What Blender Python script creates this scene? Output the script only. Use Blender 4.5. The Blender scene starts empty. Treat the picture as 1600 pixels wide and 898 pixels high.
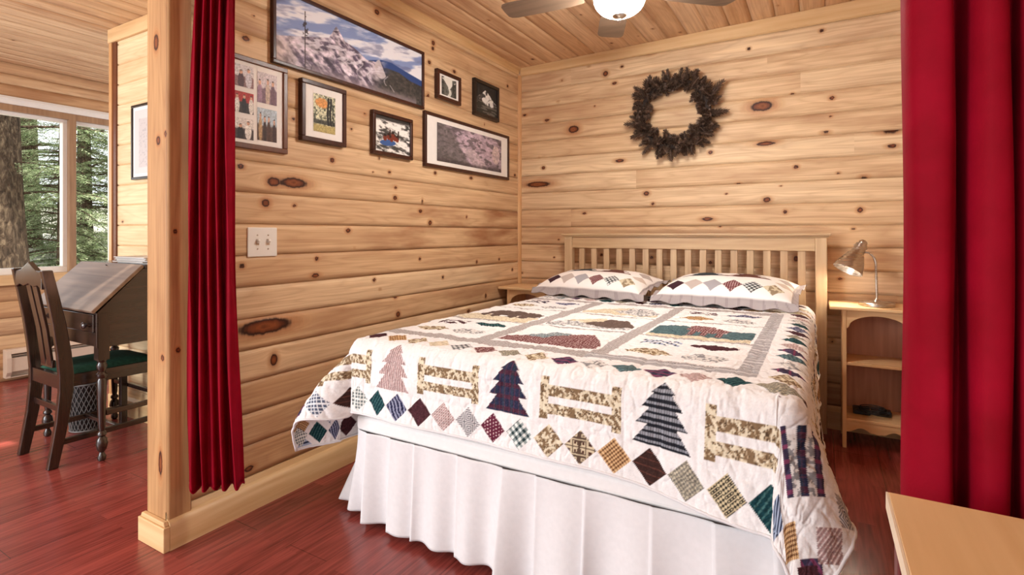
import bpy, math, random
import numpy as np
from mathutils import Vector, Matrix

random.seed(7)
C = bpy.context.scene.collection
PI = math.pi


# ------------------------------------------------------------------ helpers
def lin(*c):
    if len(c) == 1:
        c = c[0]
    out = []
    for v in c:
        v = v / 255.0
        out.append(v / 12.92 if v <= 0.04045 else ((v + 0.055) / 1.055) ** 2.4)
    return tuple(out)


def lin_np(a):
    a = np.clip(a, 0, 1)
    return np.where(a <= 0.04045, a / 12.92, ((a + 0.055) / 1.055) ** 2.4)


class MB:
    """collects shapes for one mesh"""

    def __init__(self):
        self.v, self.f = [], []

    def add(self, vs, fs):
        o = len(self.v)
        self.v += [tuple(p) for p in vs]
        self.f += [tuple(i + o for i in q) for q in fs]
        return self

    def box(self, x0, x1, y0, y1, z0, z1):
        vs = [(x, y, z) for z in (z0, z1) for y in (y0, y1) for x in (x0, x1)]
        return self.add(vs, [(0, 2, 3, 1), (4, 5, 7, 6), (0, 1, 5, 4), (2, 6, 7, 3), (0, 4, 6, 2), (1, 3, 7, 5)])

    def obox(self, p0, p1, w, h, up=(0, 0, 1)):
        """a bar of section w (sideways) x h (up) from p0 to p1"""
        p0, p1, up = Vector(p0), Vector(p1), Vector(up)
        d = (p1 - p0).normalized()
        s = d.cross(up).normalized()
        u = s.cross(d).normalized()
        vs = []
        for p in (p0, p1):
            for a, b in ((-1, -1), (1, -1), (1, 1), (-1, 1)):
                vs.append(p + s * (a * w / 2) + u * (b * h / 2))
        return self.add(vs, [(3, 2, 1, 0), (4, 5, 6, 7), (0, 1, 5, 4), (1, 2, 6, 5), (2, 3, 7, 6), (3, 0, 4, 7)])

    def prism(self, poly, axis, a0, a1):
        """extrude polygon (2-D) along axis 'x','y','z'"""
        n = len(poly)
        vs = []
        for a in (a0, a1):
            for p, q in poly:
                vs.append({'x': (a, p, q), 'y': (p, a, q), 'z': (p, q, a)}[axis])
        fs = [tuple(range(n - 1, -1, -1)), tuple(range(n, 2 * n))]
        fs += [(i, (i + 1) % n, n + (i + 1) % n, n + i) for i in range(n)]
        return self.add(vs, fs)

    def lathe(self, prof, c=(0, 0, 0), n=32, M=None, caps=True):
        """prof: list of (radius, height)"""
        vs, fs = [], []
        for r, z in prof:
            for k in range(n):
                a = 2 * PI * k / n
                p = Vector((r * math.cos(a), r * math.sin(a), z))
                if M is not None:
                    p = M @ p
                vs.append(p + Vector(c))
        m = len(prof)
        for i in range(m - 1):
            for k in range(n):
                k2 = (k + 1) % n
                fs.append((i * n + k, i * n + k2, (i + 1) * n + k2, (i + 1) * n + k))
        if caps:
            fs.append(tuple(range(n - 1, -1, -1)))
            fs.append(tuple((m - 1) * n + k for k in range(n)))
        return self.add(vs, fs)

    def tube(self, pts, r, n=10, caps=True):
        pts = [Vector(p) for p in pts]
        rs = r if isinstance(r, (list, tuple)) else [r] * len(pts)
        vs, fs = [], []
        side = None
        for i, p in enumerate(pts):
            d = (pts[min(i + 1, len(pts) - 1)] - pts[max(i - 1, 0)]).normalized()
            if side is None:
                ref = Vector((0, 0, 1)) if abs(d.z) < 0.9 else Vector((1, 0, 0))
                side = d.cross(ref).normalized()
            side = (side - d * side.dot(d)).normalized()
            up = d.cross(side)
            for k in range(n):
                a = 2 * PI * k / n
                vs.append(p + (side * math.cos(a) + up * math.sin(a)) * rs[i])
        for i in range(len(pts) - 1):
            for k in range(n):
                k2 = (k + 1) % n
                fs.append((i * n + k, i * n + k2, (i + 1) * n + k2, (i + 1) * n + k))
        if caps:
            fs.append(tuple(range(n - 1, -1, -1)))
            fs.append(tuple((len(pts) - 1) * n + k for k in range(n)))
        return self.add(vs, fs)

    def grid(self, P, close_u=False):
        """P: rows of points"""
        nr, nc = len(P), len(P[0])
        vs = [p for row in P for p in row]
        fs = []
        for i in range(nr - 1):
            for j in range(nc - (0 if close_u else 1)):
                j2 = (j + 1) % nc
                fs.append((i * nc + j, i * nc + j2, (i + 1) * nc + j2, (i + 1) * nc + j))
        return self.add(vs, fs)


def root_of(o):
    while o.parent:
        o = o.parent
    return o


def link(me, name, mat, parent, origin=None, smooth=False, bevel=0, solid=0, bseg=2):
    o = bpy.data.objects.new(name, me)
    C.objects.link(o)
    if parent is not None:
        o.parent = parent
        off = Vector(root_of(parent).location)
    else:
        if origin is None:
            n = len(me.vertices)
            co = np.empty(n * 3)
            me.vertices.foreach_get('co', co)
            co = co.reshape(-1, 3)
            lo, hi = co.min(0), co.max(0)
            origin = ((lo[0] + hi[0]) / 2, (lo[1] + hi[1]) / 2, lo[2])
        off = Vector(origin)
        o.location = off
    me.transform(Matrix.Translation(-off))
    if mat is not None:
        me.materials.append(mat)
    if smooth:
        me.polygons.foreach_set('use_smooth', [True] * len(me.polygons))
        if smooth == 'auto':
            me.set_sharp_from_angle(angle=math.radians(40))
    if solid:
        m = o.modifiers.new('solid', 'SOLIDIFY')
        m.thickness = solid
        m.offset = 0
    if bevel:
        m = o.modifiers.new('edge', 'BEVEL')
        m.width = bevel
        m.segments = bseg
        m.limit_method = 'ANGLE'
        m.angle_limit = math.radians(40)
        m.harden_normals = False
    return o


def obj(name, mb, mat, parent=None, **k):
    me = bpy.data.meshes.new(name)
    me.from_pydata([tuple(p) for p in mb.v], [], mb.f)
    me.update()
    return link(me, name, mat, parent, **k)


def tag(o, label, cat, group=None, kind=None):
    o['label'] = label
    o['category'] = cat
    if group:
        o['group'] = group
    if kind:
        o['kind'] = kind
    return o


def thing(name, label, cat, loc, group=None):
    o = bpy.data.objects.new(name, None)
    C.objects.link(o)
    o.location = loc
    o.empty_display_size = 0.05
    return tag(o, label, cat, group)


def struct(o):
    o['kind'] = 'structure'
    return o


def copy_tree(o, parent=None):
    c = o.copy()
    C.objects.link(c)
    if parent is not None:
        c.parent = parent
    for ch in list(o.children):
        copy_tree(ch, c)
    return c


def np_mesh(name, V, F, attrs=None, uv=None):
    """numpy quads mesh; attrs: name -> (n,) float or (n,3) colour"""
    me = bpy.data.meshes.new(name)
    nv, nf = len(V), len(F)
    me.vertices.add(nv)
    me.vertices.foreach_set('co', np.ascontiguousarray(V, dtype=np.float32).ravel())
    me.loops.add(nf * 4)
    me.loops.foreach_set('vertex_index', np.ascontiguousarray(F, dtype=np.int32).ravel())
    me.polygons.add(nf)
    me.polygons.foreach_set('loop_start', np.arange(0, nf * 4, 4, dtype=np.int32))
    me.update(calc_edges=True)
    for k, a in (attrs or {}).items():
        a = np.asarray(a, dtype=np.float32)
        if a.ndim == 1:
            t = me.attributes.new(k, 'FLOAT', 'POINT')
            t.data.foreach_set('value', a)
        else:
            t = me.attributes.new(k, 'FLOAT_COLOR', 'POINT')
            full = np.ones((nv, 4), dtype=np.float32)
            full[:, :3] = a
            t.data.foreach_set('color', full.ravel())
    me.validate()
    return me


def grid_faces(nr, nc, flip=False):
    i, j = np.meshgrid(np.arange(nr - 1), np.arange(nc - 1), indexing='ij')
    a = (i * nc + j).ravel()
    F = np.stack([a, a + 1, a + nc + 1, a + nc], 1)
    return F[:, ::-1] if flip else F


# value noise -------------------------------------------------------------
def _hash(ix, iy, seed):
    n = (ix.astype(np.int64) * 374761393 + iy.astype(np.int64) * 668265263 + seed * 1442695041) & 0x7fffffff
    n = ((n ^ (n >> 13)) * 1274126177) & 0x7fffffff
    n = n ^ (n >> 16)
    return (n & 0xffff) / 65535.0


def vnoise(x, y, seed=0):
    ix, iy = np.floor(x), np.floor(y)
    fx, fy = x - ix, y - iy
    fx = fx * fx * fx * (fx * (fx * 6 - 15) + 10)
    fy = fy * fy * fy * (fy * (fy * 6 - 15) + 10)
    a = _hash(ix, iy, seed)
    b = _hash(ix + 1, iy, seed)
    c = _hash(ix, iy + 1, seed)
    d = _hash(ix + 1, iy + 1, seed)
    return (a * (1 - fx) + b * fx) * (1 - fy) + (c * (1 - fx) + d * fx) * fy


def fbm(x, y, seed=0, octs=4):
    s, amp, tot = 0, 1.0, 0
    for o in range(octs):
        s = s + amp * vnoise(x * 2 ** o, y * 2 ** o, seed + o * 17)
        tot += amp
        amp *= 0.5
    return s / tot


def sstep(a, b, x):
    t = np.clip((x - a) / (b - a), 0, 1)
    return t * t * (3 - 2 * t)


# ------------------------------------------------------------------ materials
class NT:
    def __init__(self, name):
        self.m = bpy.data.materials.new(name)
        self.m.use_nodes = True
        self.t = self.m.node_tree
        self.t.nodes.clear()
        self.out = self.n('ShaderNodeOutputMaterial')

    def n(self, typ, **kw):
        nd = self.t.nodes.new(typ)
        for k, v in kw.items():
            setattr(nd, k, v)
        return nd

    def l(self, a, b):
        self.t.links.new(a, b)

    def put(self, sock, v):
        if hasattr(v, 'is_linked') or isinstance(v, bpy.types.NodeSocket):
            self.l(v, sock)
        else:
            sock.default_value = v

    def math(self, op, a, b=0.0, c=None, clamp=False):
        nd = self.n('ShaderNodeMath', operation=op, use_clamp=clamp)
        self.put(nd.inputs[0], a)
        self.put(nd.inputs[1], b)
        if c is not None:
            self.put(nd.inputs[2], c)
        return nd.outputs[0]

    def mix(self, fac, a, b, blend='MIX'):
        nd = self.n('ShaderNodeMix', data_type='RGBA', blend_type=blend)
        self.put(nd.inputs['Factor'], fac)
        for s, v in ((nd.inputs[6], a), (nd.inputs[7], b)):
            self.put(s, v if not isinstance(v, tuple) else (v + (1,) if len(v) == 3 else v))
        return nd.outputs[2]

    def ramp(self, fac, stops, interp='LINEAR'):
        nd = self.n('ShaderNodeValToRGB')
        nd.color_ramp.interpolation = interp
        el = nd.color_ramp.elements
        while len(el) < len(stops):
            el.new(0.5)
        for e, (p, c) in zip(el, stops):
            e.position = p
            e.color = (c, c, c, 1) if not isinstance(c, tuple) else c + (1,)
        self.put(nd.inputs[0], fac)
        return nd.outputs[0]

    def comb(self, x, y, z):
        nd = self.n('ShaderNodeCombineXYZ')
        for s, v in zip(nd.inputs, (x, y, z)):
            self.put(s, v)
        return nd.outputs[0]

    def noise(self, vec, scale=1.0, detail=3.0, rough=0.5, dist=0.0):
        nd = self.n('ShaderNodeTexNoise')
        self.l(vec, nd.inputs['Vector'])
        nd.inputs['Scale'].default_value = scale
        nd.inputs['Detail'].default_value = detail
        nd.inputs['Roughness'].default_value = rough
        nd.inputs['Distortion'].default_value = dist
        return nd.outputs['Fac']

    def attr(self, name, out='Fac'):
        nd = self.n('ShaderNodeAttribute', attribute_name=name)
        return nd.outputs[out]

    def sep(self, v):
        nd = self.n('ShaderNodeSeparateXYZ')
        self.l(v, nd.inputs[0])
        return nd.outputs

    def objco(self):
        return self.n('ShaderNodeTexCoord').outputs['Object']

    def bsdf(self, color, rough=0.5, metal=0.0, spec=0.5, bump=None, bstr=0.3, bdist=0.01, **kw):
        b = self.n('ShaderNodeBsdfPrincipled')
        self.put(b.inputs['Base Color'], color + (1,) if isinstance(color, tuple) else color)
        self.put(b.inputs['Roughness'], rough)
        self.put(b.inputs['Metallic'], metal)
        b.inputs['Specular IOR Level'].default_value = spec
        for k, v in kw.items():
            self.put(b.inputs[k.replace('_', ' ')], v + (1,) if isinstance(v, tuple) else v)
        if bump is not None:
            bn = self.n('ShaderNodeBump')
            bn.inputs['Strength'].default_value = bstr
            bn.inputs['Distance'].default_value = bdist
            self.l(bump, bn.inputs['Height'])
            self.l(bn.outputs[0], b.inputs['Normal'])
        self.l(b.outputs[0], self.out.inputs[0])
        return self.m


def plain(name, c, rough=0.5, metal=0.0, spec=0.5, var=0.12, scale=30, **kw):
    t = NT(name)
    nz = t.noise(t.objco(), scale, 3)
    f = t.ramp(nz, [(0.3, 1 - var), (0.7, 1.0)])
    col = t.mix(1.0, c, f, 'MULTIPLY')
    return t.bsdf(col, rough, metal, spec, **kw)


def pine_board_material(name, light, mid, dark, rough=0.5):
    """knotty pine: reads board tone, grain flow and knot distance off the boards"""
    t = NT(name)
    g = t.attr('flow')
    kd = t.attr('knot')
    al = t.attr('along')
    tone = t.n('ShaderNodeSeparateColor')
    t.l(t.attr('tone', 'Color'), tone.inputs[0])
    tr, off, red = tone.outputs[0], tone.outputs[1], tone.outputs[2]
    o1 = t.math('MULTIPLY', off, 37.0)
    big = t.noise(t.comb(t.math('MULTIPLY', al, 0.9), t.math('MULTIPLY', g, 9.0), o1), 1.0, 2, 0.5)
    rings = t.math('MULTIPLY', big, 22.0)
    rings = t.math('PINGPONG', rings, 1.0)
    rings = t.math('POWER', rings, 2.2)
    fine = t.noise(t.comb(t.math('MULTIPLY', al, 2.2), t.math('MULTIPLY', g, 150.0), o1), 1.0, 3, 0.6)
    strk = t.noise(t.comb(t.math('MULTIPLY', al, 1.1), t.math('MULTIPLY', g, 32.0), t.math('ADD', o1, 5.0)), 1.0, 3, 0.55)
    blot = t.noise(t.comb(t.math('MULTIPLY', al, 2.6), t.math('MULTIPLY', g, 11.0), t.math('ADD', o1, 11.0)), 1.0, 3, 0.5)
    base = t.mix(tr, light, mid)
    base = t.mix(t.math('MULTIPLY', t.ramp(blot, [(0.42, 0.0), (0.72, 1.0)]), t.math('ADD', t.math('MULTIPLY', red, 0.75), 0.12)), base, dark)
    base = t.mix(t.math('MULTIPLY', t.ramp(strk, [(0.42, 0.0), (0.72, 1.0)]), 0.34), base, dark)
    base = t.mix(t.math('MULTIPLY', rings, 0.22), base, dark)
    base = t.mix(t.math('MULTIPLY', t.ramp(fine, [(0.4, 0.0), (0.7, 1.0)]), 0.26), base, dark)
    # knots
    wob = t.noise(t.comb(t.math('MULTIPLY', al, 55.0), t.math('MULTIPLY', g, 55.0), o1), 1.0, 2)
    k = t.math('ADD', kd, t.math('MULTIPLY', t.math('SUBTRACT', wob, 0.5), 0.5))
    kk = t.math('DIVIDE', k, 4.0)
    kring = t.math('PINGPONG', t.math('MULTIPLY', k, 6.0), 1.0)
    kcol = t.ramp(kk, [(0.0, lin(104, 52, 26)), (0.10, lin(140, 78, 40)), (0.17, lin(108, 54, 28)), (0.225, lin(46, 22, 13)),
                       (0.26, lin(72, 38, 24)), (0.30, lin(160, 98, 56)), (0.42, lin(186, 126, 78)), (0.6, lin(200, 146, 94))])
    kcol = t.mix(t.math('MULTIPLY', kring, 0.22), kcol, lin(70, 38, 22))
    kf = t.ramp(kk, [(0.24, 1.0), (0.29, 0.66), (0.62, 0.0)])
    col = t.mix(kf, base, kcol)
    bump = t.math('ADD', t.math('MULTIPLY', fine, 0.6), strk)
    return t.bsdf(col, rough, 0, 0.25, bump=bump, bstr=0.12, bdist=0.002)


def wood(name, c1, c2, axis='z', scale=1.0, rough=0.4, spec=0.45, knots=False, coat=0.0):
    t = NT(name)
    s = t.sep(t.objco())
    k = {'x': (1.5, 30, 30), 'y': (30, 1.5, 30), 'z': (30, 30, 1.5)}[axis]
    v = t.comb(*[t.math('MULTIPLY', s[i], k[i] * scale) for i in range(3)])
    a = t.noise(v, 1.0, 4, 0.6)
    k2 = {'x': (0.8, 9, 9), 'y': (9, 0.8, 9), 'z': (9, 9, 0.8)}[axis]
    v2 = t.comb(*[t.math('MULTIPLY', s[i], k2[i] * scale) for i in range(3)])
    b = t.math('PINGPONG', t.math('MULTIPLY', t.noise(v2, 1.0, 2), 14.0), 1.0)
    f = t.math('ADD', t.math('MULTIPLY', t.ramp(a, [(0.35, 0.0), (0.7, 1.0)]), 0.65), t.math('MULTIPLY', b, 0.3))
    col = t.mix(f, c1, c2)
    if knots:
        vo = t.n('ShaderNodeTexVoronoi')
        vo.inputs['Scale'].default_value = 5.0
        t.l(t.objco(), vo.inputs['Vector'])
        kf = t.ramp(vo.outputs['Distance'], [(0.03, 1.0), (0.065, 0.0)])
        col = t.mix(kf, col, lin(70, 38, 22))
    return t.bsdf(col, rough, 0, spec, bump=a, bstr=0.08, bdist=0.002, Coat_Weight=coat, Coat_Roughness=0.15)


def vcol_material(name, rough=0.8, spec=0.3, bump_scale=0, sheen=0.0, bstr=0.3, coat=0.0):
    t = NT(name)
    c = t.attr('col', 'Color')
    b = None
    if bump_scale:
        b = t.noise(t.objco(), bump_scale, 4, 0.6)
    return t.bsdf(c, rough, 0, spec, bump=b, bstr=bstr, bdist=0.004, Sheen_Weight=sheen, Coat_Weight=coat, Coat_Roughness=0.05)


M = {}
M['pine'] = pine_board_material('knotty_pine', lin(238, 210, 170), lin(208, 168, 124), lin(146, 92, 58))
M['pine_white'] = pine_board_material('pale_pine', lin(238, 216, 176), lin(226, 194, 148), lin(196, 150, 102))
M['pine_post'] = pine_board_material('post_pine', lin(214, 176, 128), lin(182, 136, 90), lin(124, 76, 46))
M['trim_backlit'] = wood('backlit_trim_pine', lin(170, 136, 102), lin(134, 100, 72), 'z', 1.0)  # trim pine darkened: its backlit look is put into the colour
M['pine_ceiling'] = pine_board_material('ceiling_pine', lin(240, 210, 172), lin(218, 178, 134), lin(158, 104, 68))
M['trim_y'] = wood('trim_pine_y', lin(226, 194, 146), lin(198, 154, 104), 'y', 0.8, knots=True)
M['trim_x'] = wood('trim_pine_x', lin(228, 196, 148), lin(200, 156, 106), 'x', 0.8, knots=True)
M['trim_z'] = wood('trim_pine_z', lin(216, 172, 120), lin(180, 126, 78), 'z', 0.8, knots=True)
M['trim_dark'] = wood('stained_trim', lin(120, 68, 40), lin(84, 44, 26), 'z')
M['bed_z'] = wood('bed_pine_z', lin(204, 174, 136), lin(172, 138, 102), 'z', 1.0)
M['bed_x'] = wood('bed_pine_x', lin(202, 170, 130), lin(168, 132, 94), 'x', 1.0)
M['stand_x'] = wood('stand_pine_x', lin(228, 192, 144), lin(204, 158, 108), 'x', 1.0)
M['stand_z'] = wood('stand_pine_z', lin(228, 192, 144), lin(204, 158, 108), 'z', 1.0)
M['stand_back'] = wood('stand_back_panel', lin(204, 152, 124), lin(168, 118, 94), 'z', 1.0, rough=0.5)
M['dark_x'] = wood('dark_oak_x', lin(56, 38, 32), lin(32, 21, 18), 'x', 1.0, rough=0.24, coat=0.35)
M['dark_y'] = wood('dark_oak_y', lin(56, 38, 32), lin(32, 21, 18), 'y', 1.0, rough=0.24, coat=0.35)
M['dark_z'] = wood('dark_oak_z', lin(56, 38, 32), lin(32, 21, 18), 'z', 1.0, rough=0.24, coat=0.35)
M['lid_wood'] = wood('greyer_oak_lid', lin(134, 114, 98), lin(94, 74, 62), 'x', 0.8, rough=0.45, spec=0.4)  # lid in a lighter, greyer brown than the case
M['table_top'] = wood('maple_laminate', lin(222, 186, 136), lin(198, 158, 108), 'y', 0.55, rough=0.42)
M['table_edge'] = plain('maple_edge', lin(226, 206, 178), 0.5)
M['table_leg'] = wood('red_leg_wood', lin(118, 40, 30), lin(84, 24, 20), 'z', 1.0)
M['white_plastic'] = plain('white_plastic', lin(236, 234, 228), 0.35, var=0.03)
M['white_vinyl'] = plain('white_vinyl', lin(232, 228, 220), 0.4, var=0.04)
M['beige_metal'] = plain('beige_enamel', lin(206, 182, 160), 0.4, var=0.04)
M['black'] = plain('black_plastic', lin(22, 22, 26), 0.4, var=0.2)
M['dark_slot'] = plain('dark_slot', lin(30, 26, 24), 0.6)
M['frame_brown'] = wood('brown_frame', lin(112, 66, 40), lin(78, 42, 26), 'z', 1.0, rough=0.35)
M['frame_dark'] = wood('walnut_frame', lin(74, 38, 26), lin(46, 22, 16), 'z', 1.0, rough=0.3)
M['frame_black'] = wood('black_frame', lin(44, 32, 26), lin(26, 18, 15), 'z', 1.0, rough=0.3)
M['mat_white'] = plain('white_mat_board', lin(238, 234, 230), 0.9, spec=0.1, var=0.03)
M['photo'] = vcol_material('photo_print', 0.5, 0.25)
M['quilt'] = vcol_material('patchwork_cotton', 0.9, 0.12, 45, 0.0, 0.6)
M['linen'] = plain('white_cotton', lin(226, 223, 224), 0.9, spec=0.15, var=0.05, scale=60)
M['mattress'] = plain('white_ticking', lin(238, 234, 232), 0.9, spec=0.15, var=0.04, scale=60)
M['steel_frame'] = plain('dark_bed_frame', lin(50, 44, 40), 0.5)
M['brass'] = plain('hinge_brass', lin(170, 140, 90), 0.35, 1.0)
M['green_fabric'] = plain('green_seat_fabric', lin(34, 70, 56), 0.85, spec=0.2, var=0.45, scale=60)
M['lattice'] = plain('dull_grey_lattice', lin(120, 116, 114), 0.5, var=0.3)
M['wicker'] = plain('dark_basket', lin(36, 32, 32), 0.45, var=0.4, scale=20)
M['blade'] = wood('weathered_blade', lin(122, 100, 82), lin(92, 74, 60), 'x', 1.0, rough=0.35)
M['cone'] = plain('pine_cone_brown', lin(122, 96, 80), 0.45, var=0.85, scale=90)
M['twig'] = plain('dark_twig', lin(46, 32, 26), 0.8, var=0.3)
M['paper'] = plain('grey_paper', lin(190, 186, 182), 0.6, var=0.08, scale=12)
M['dirt'] = plain('pale_ground', lin(206, 200, 186), 0.95, var=0.35, scale=1.2)


def brushed(name, c, rough=0.28):
    t = NT(name)
    s = t.sep(t.objco())
    v = t.comb(t.math('MULTIPLY', s[0], 8), t.math('MULTIPLY', s[1], 8), t.math('MULTIPLY', s[2], 200))
    a = t.noise(v, 1.0, 2)
    r = t.math('ADD', t.math('MULTIPLY', a, 0.1), rough - 0.05)
    return t.bsdf(c, r, 1.0)


M['nickel'] = brushed('brushed_nickel', lin(196, 186, 176))


def velvet():
    t = NT('red_velvet')
    s = t.objco()
    a = t.noise(s, 220, 2)
    b = t.noise(s, 9, 3)
    col = t.mix(t.ramp(b, [(0.35, 0.0), (0.7, 1.0)]), (0.19, 0.001, 0.008), (0.26, 0.0014, 0.014))
    return t.bsdf(col, 0.7, 0, 0.08, bump=a, bstr=0.15, bdist=0.002, Sheen_Weight=0.04, Sheen_Roughness=0.35,
                  Sheen_Tint=(0.9, 0.12, 0.3))


M['velvet'] = velvet()


def laminate():
    """cherry laminate strips running along Y"""
    t = NT('cherry_laminate')
    s = t.sep(t.objco())
    br = t.n('ShaderNodeTexBrick')
    br.offset = 0.37
    br.inputs['Scale'].default_value = 1.0
    br.inputs['Brick Width'].default_value = 0.62
    br.inputs['Row Height'].default_value = 0.064
    br.inputs['Mortar Size'].default_value = 0.0
    br.inputs['Bias'].default_value = 0.0
    br.inputs['Color1'].default_value = (0, 0, 0, 1)
    br.inputs['Color2'].default_value = (1, 1, 1, 1)
    t.l(t.comb(s[1], s[0], 0.0), br.inputs['Vector'])
    rnd = br.outputs['Color']
    off = t.math('MULTIPLY', rnd, 23.0)
    g1 = t.noise(t.comb(t.math('MULTIPLY', s[0], 90), t.math('MULTIPLY', s[1], 3.0), off), 1.0, 4, 0.6)
    g2 = t.noise(t.comb(t.math('MULTIPLY', s[0], 16), t.math('MULTIPLY', s[1], 1.3), off), 1.0, 2, 0.5)
    rings = t.math('PINGPONG', t.math('MULTIPLY', g2, 16.0), 1.0)
    f = t.math('ADD', t.math('MULTIPLY', rings, 0.35), t.math('MULTIPLY', t.ramp(g1, [(0.35, 0.0), (0.68, 1.0)]), 0.5))
    f = t.math('ADD', f, t.math('MULTIPLY', t.math('SUBTRACT', rnd, 0.5), 0.35), clamp=True)
    col = t.mix(f, lin(154, 72, 64), lin(96, 37, 33))
    # plank joints every three strips
    b2 = t.n('ShaderNodeTexBrick')
    b2.offset = 0.43
    b2.inputs['Scale'].default_value = 1.0
    b2.inputs['Brick Width'].default_value = 1.26
    b2.inputs['Row Height'].default_value = 0.192
    b2.inputs['Mortar Size'].default_value = 0.0011
    b2.inputs['Mortar Smooth'].default_value = 0.0
    t.l(t.comb(s[1], s[0], 0.0), b2.inputs['Vector'])
    jf = b2.outputs['Fac']
    col = t.mix(t.math('MULTIPLY', jf, 0.7), col, lin(40, 14, 12))
    return t.bsdf(col, t.math('ADD', t.math('MULTIPLY', g1, 0.1), 0.2), 0, 0.5, bump=jf, bstr=-0.25, bdist=0.002)


M['floor'] = laminate()


def glass():
    t = NT('window_glass')
    tr = t.n('ShaderNodeBsdfTransparent')
    gl = t.n('ShaderNodeBsdfGlossy')
    gl.inputs['Roughness'].default_value = 0.02
    fr = t.n('ShaderNodeFresnel')
    fr.inputs['IOR'].default_value = 1.35
    mx = t.n('ShaderNodeMixShader')
    t.l(t.math('MULTIPLY', fr.outputs[0], 0.6), mx.inputs[0])
    t.l(tr.outputs[0], mx.inputs[1])
    t.l(gl.outputs[0], mx.inputs[2])
    t.l(mx.outputs[0], t.out.inputs[0])
    return t.m


M['glass'] = glass()


def emis(name, c, strength):
    t = NT(name)
    b = t.n('ShaderNodeBsdfPrincipled')
    b.inputs['Base Color'].default_value = (0.9, 0.88, 0.84, 1)
    b.inputs['Roughness'].default_value = 0.25
    b.inputs['Emission Color'].default_value = c + (1,)
    b.inputs['Emission Strength'].default_value = strength
    t.l(b.outputs[0], t.out.inputs[0])
    return t.m


M['globe'] = emis('lit_frosted_globe', (1.0, 0.96, 0.90), 95.0)
M['bulb'] = emis('lit_bulb', (1.0, 0.9, 0.75), 120.0)


def bark():
    t = NT('hemlock_bark')
    s = t.sep(t.objco())
    v = t.comb(t.math('MULTIPLY', s[0], 26), t.math('MULTIPLY', s[1], 26), t.math('MULTIPLY', s[2], 9))
    a = t.noise(v, 1.0, 5, 0.65, 0.6)
    col = t.ramp(a, [(0.3, lin(30, 25, 20)), (0.5, lin(66, 54, 44)), (0.72, lin(112, 96, 78))])
    return t.bsdf(col, 0.95, 0, 0.1, bump=a, bstr=1.0, bdist=0.05)


M['bark'] = bark()


def leaf():
    t = NT('hemlock_needles')
    a = t.noise(t.objco(), 7.0, 3)
    col = t.ramp(a, [(0.3, lin(66, 84, 56)), (0.52, lin(118, 134, 96)), (0.7, lin(188, 194, 160))])
    d = t.n('ShaderNodeBsdfDiffuse')
    t.l(col, d.inputs[0])
    tl = t.n('ShaderNodeBsdfTranslucent')
    t.l(col, tl.inputs[0])
    mx = t.n('ShaderNodeMixShader')
    mx.inputs[0].default_value = 0.35
    t.l(d.outputs[0], mx.inputs[1])
    t.l(tl.outputs[0], mx.inputs[2])
    t.l(mx.outputs[0], t.out.inputs[0])
    return t.m


M['leaf'] = leaf()
# ------------------------------------------------------------------ room shell
XW, YB = -2.03, 3.605           # picture wall face, back wall face
CEIL0, CSL = 2.413, 0.0205      # main ceiling height at the picture wall, slope across X


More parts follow.
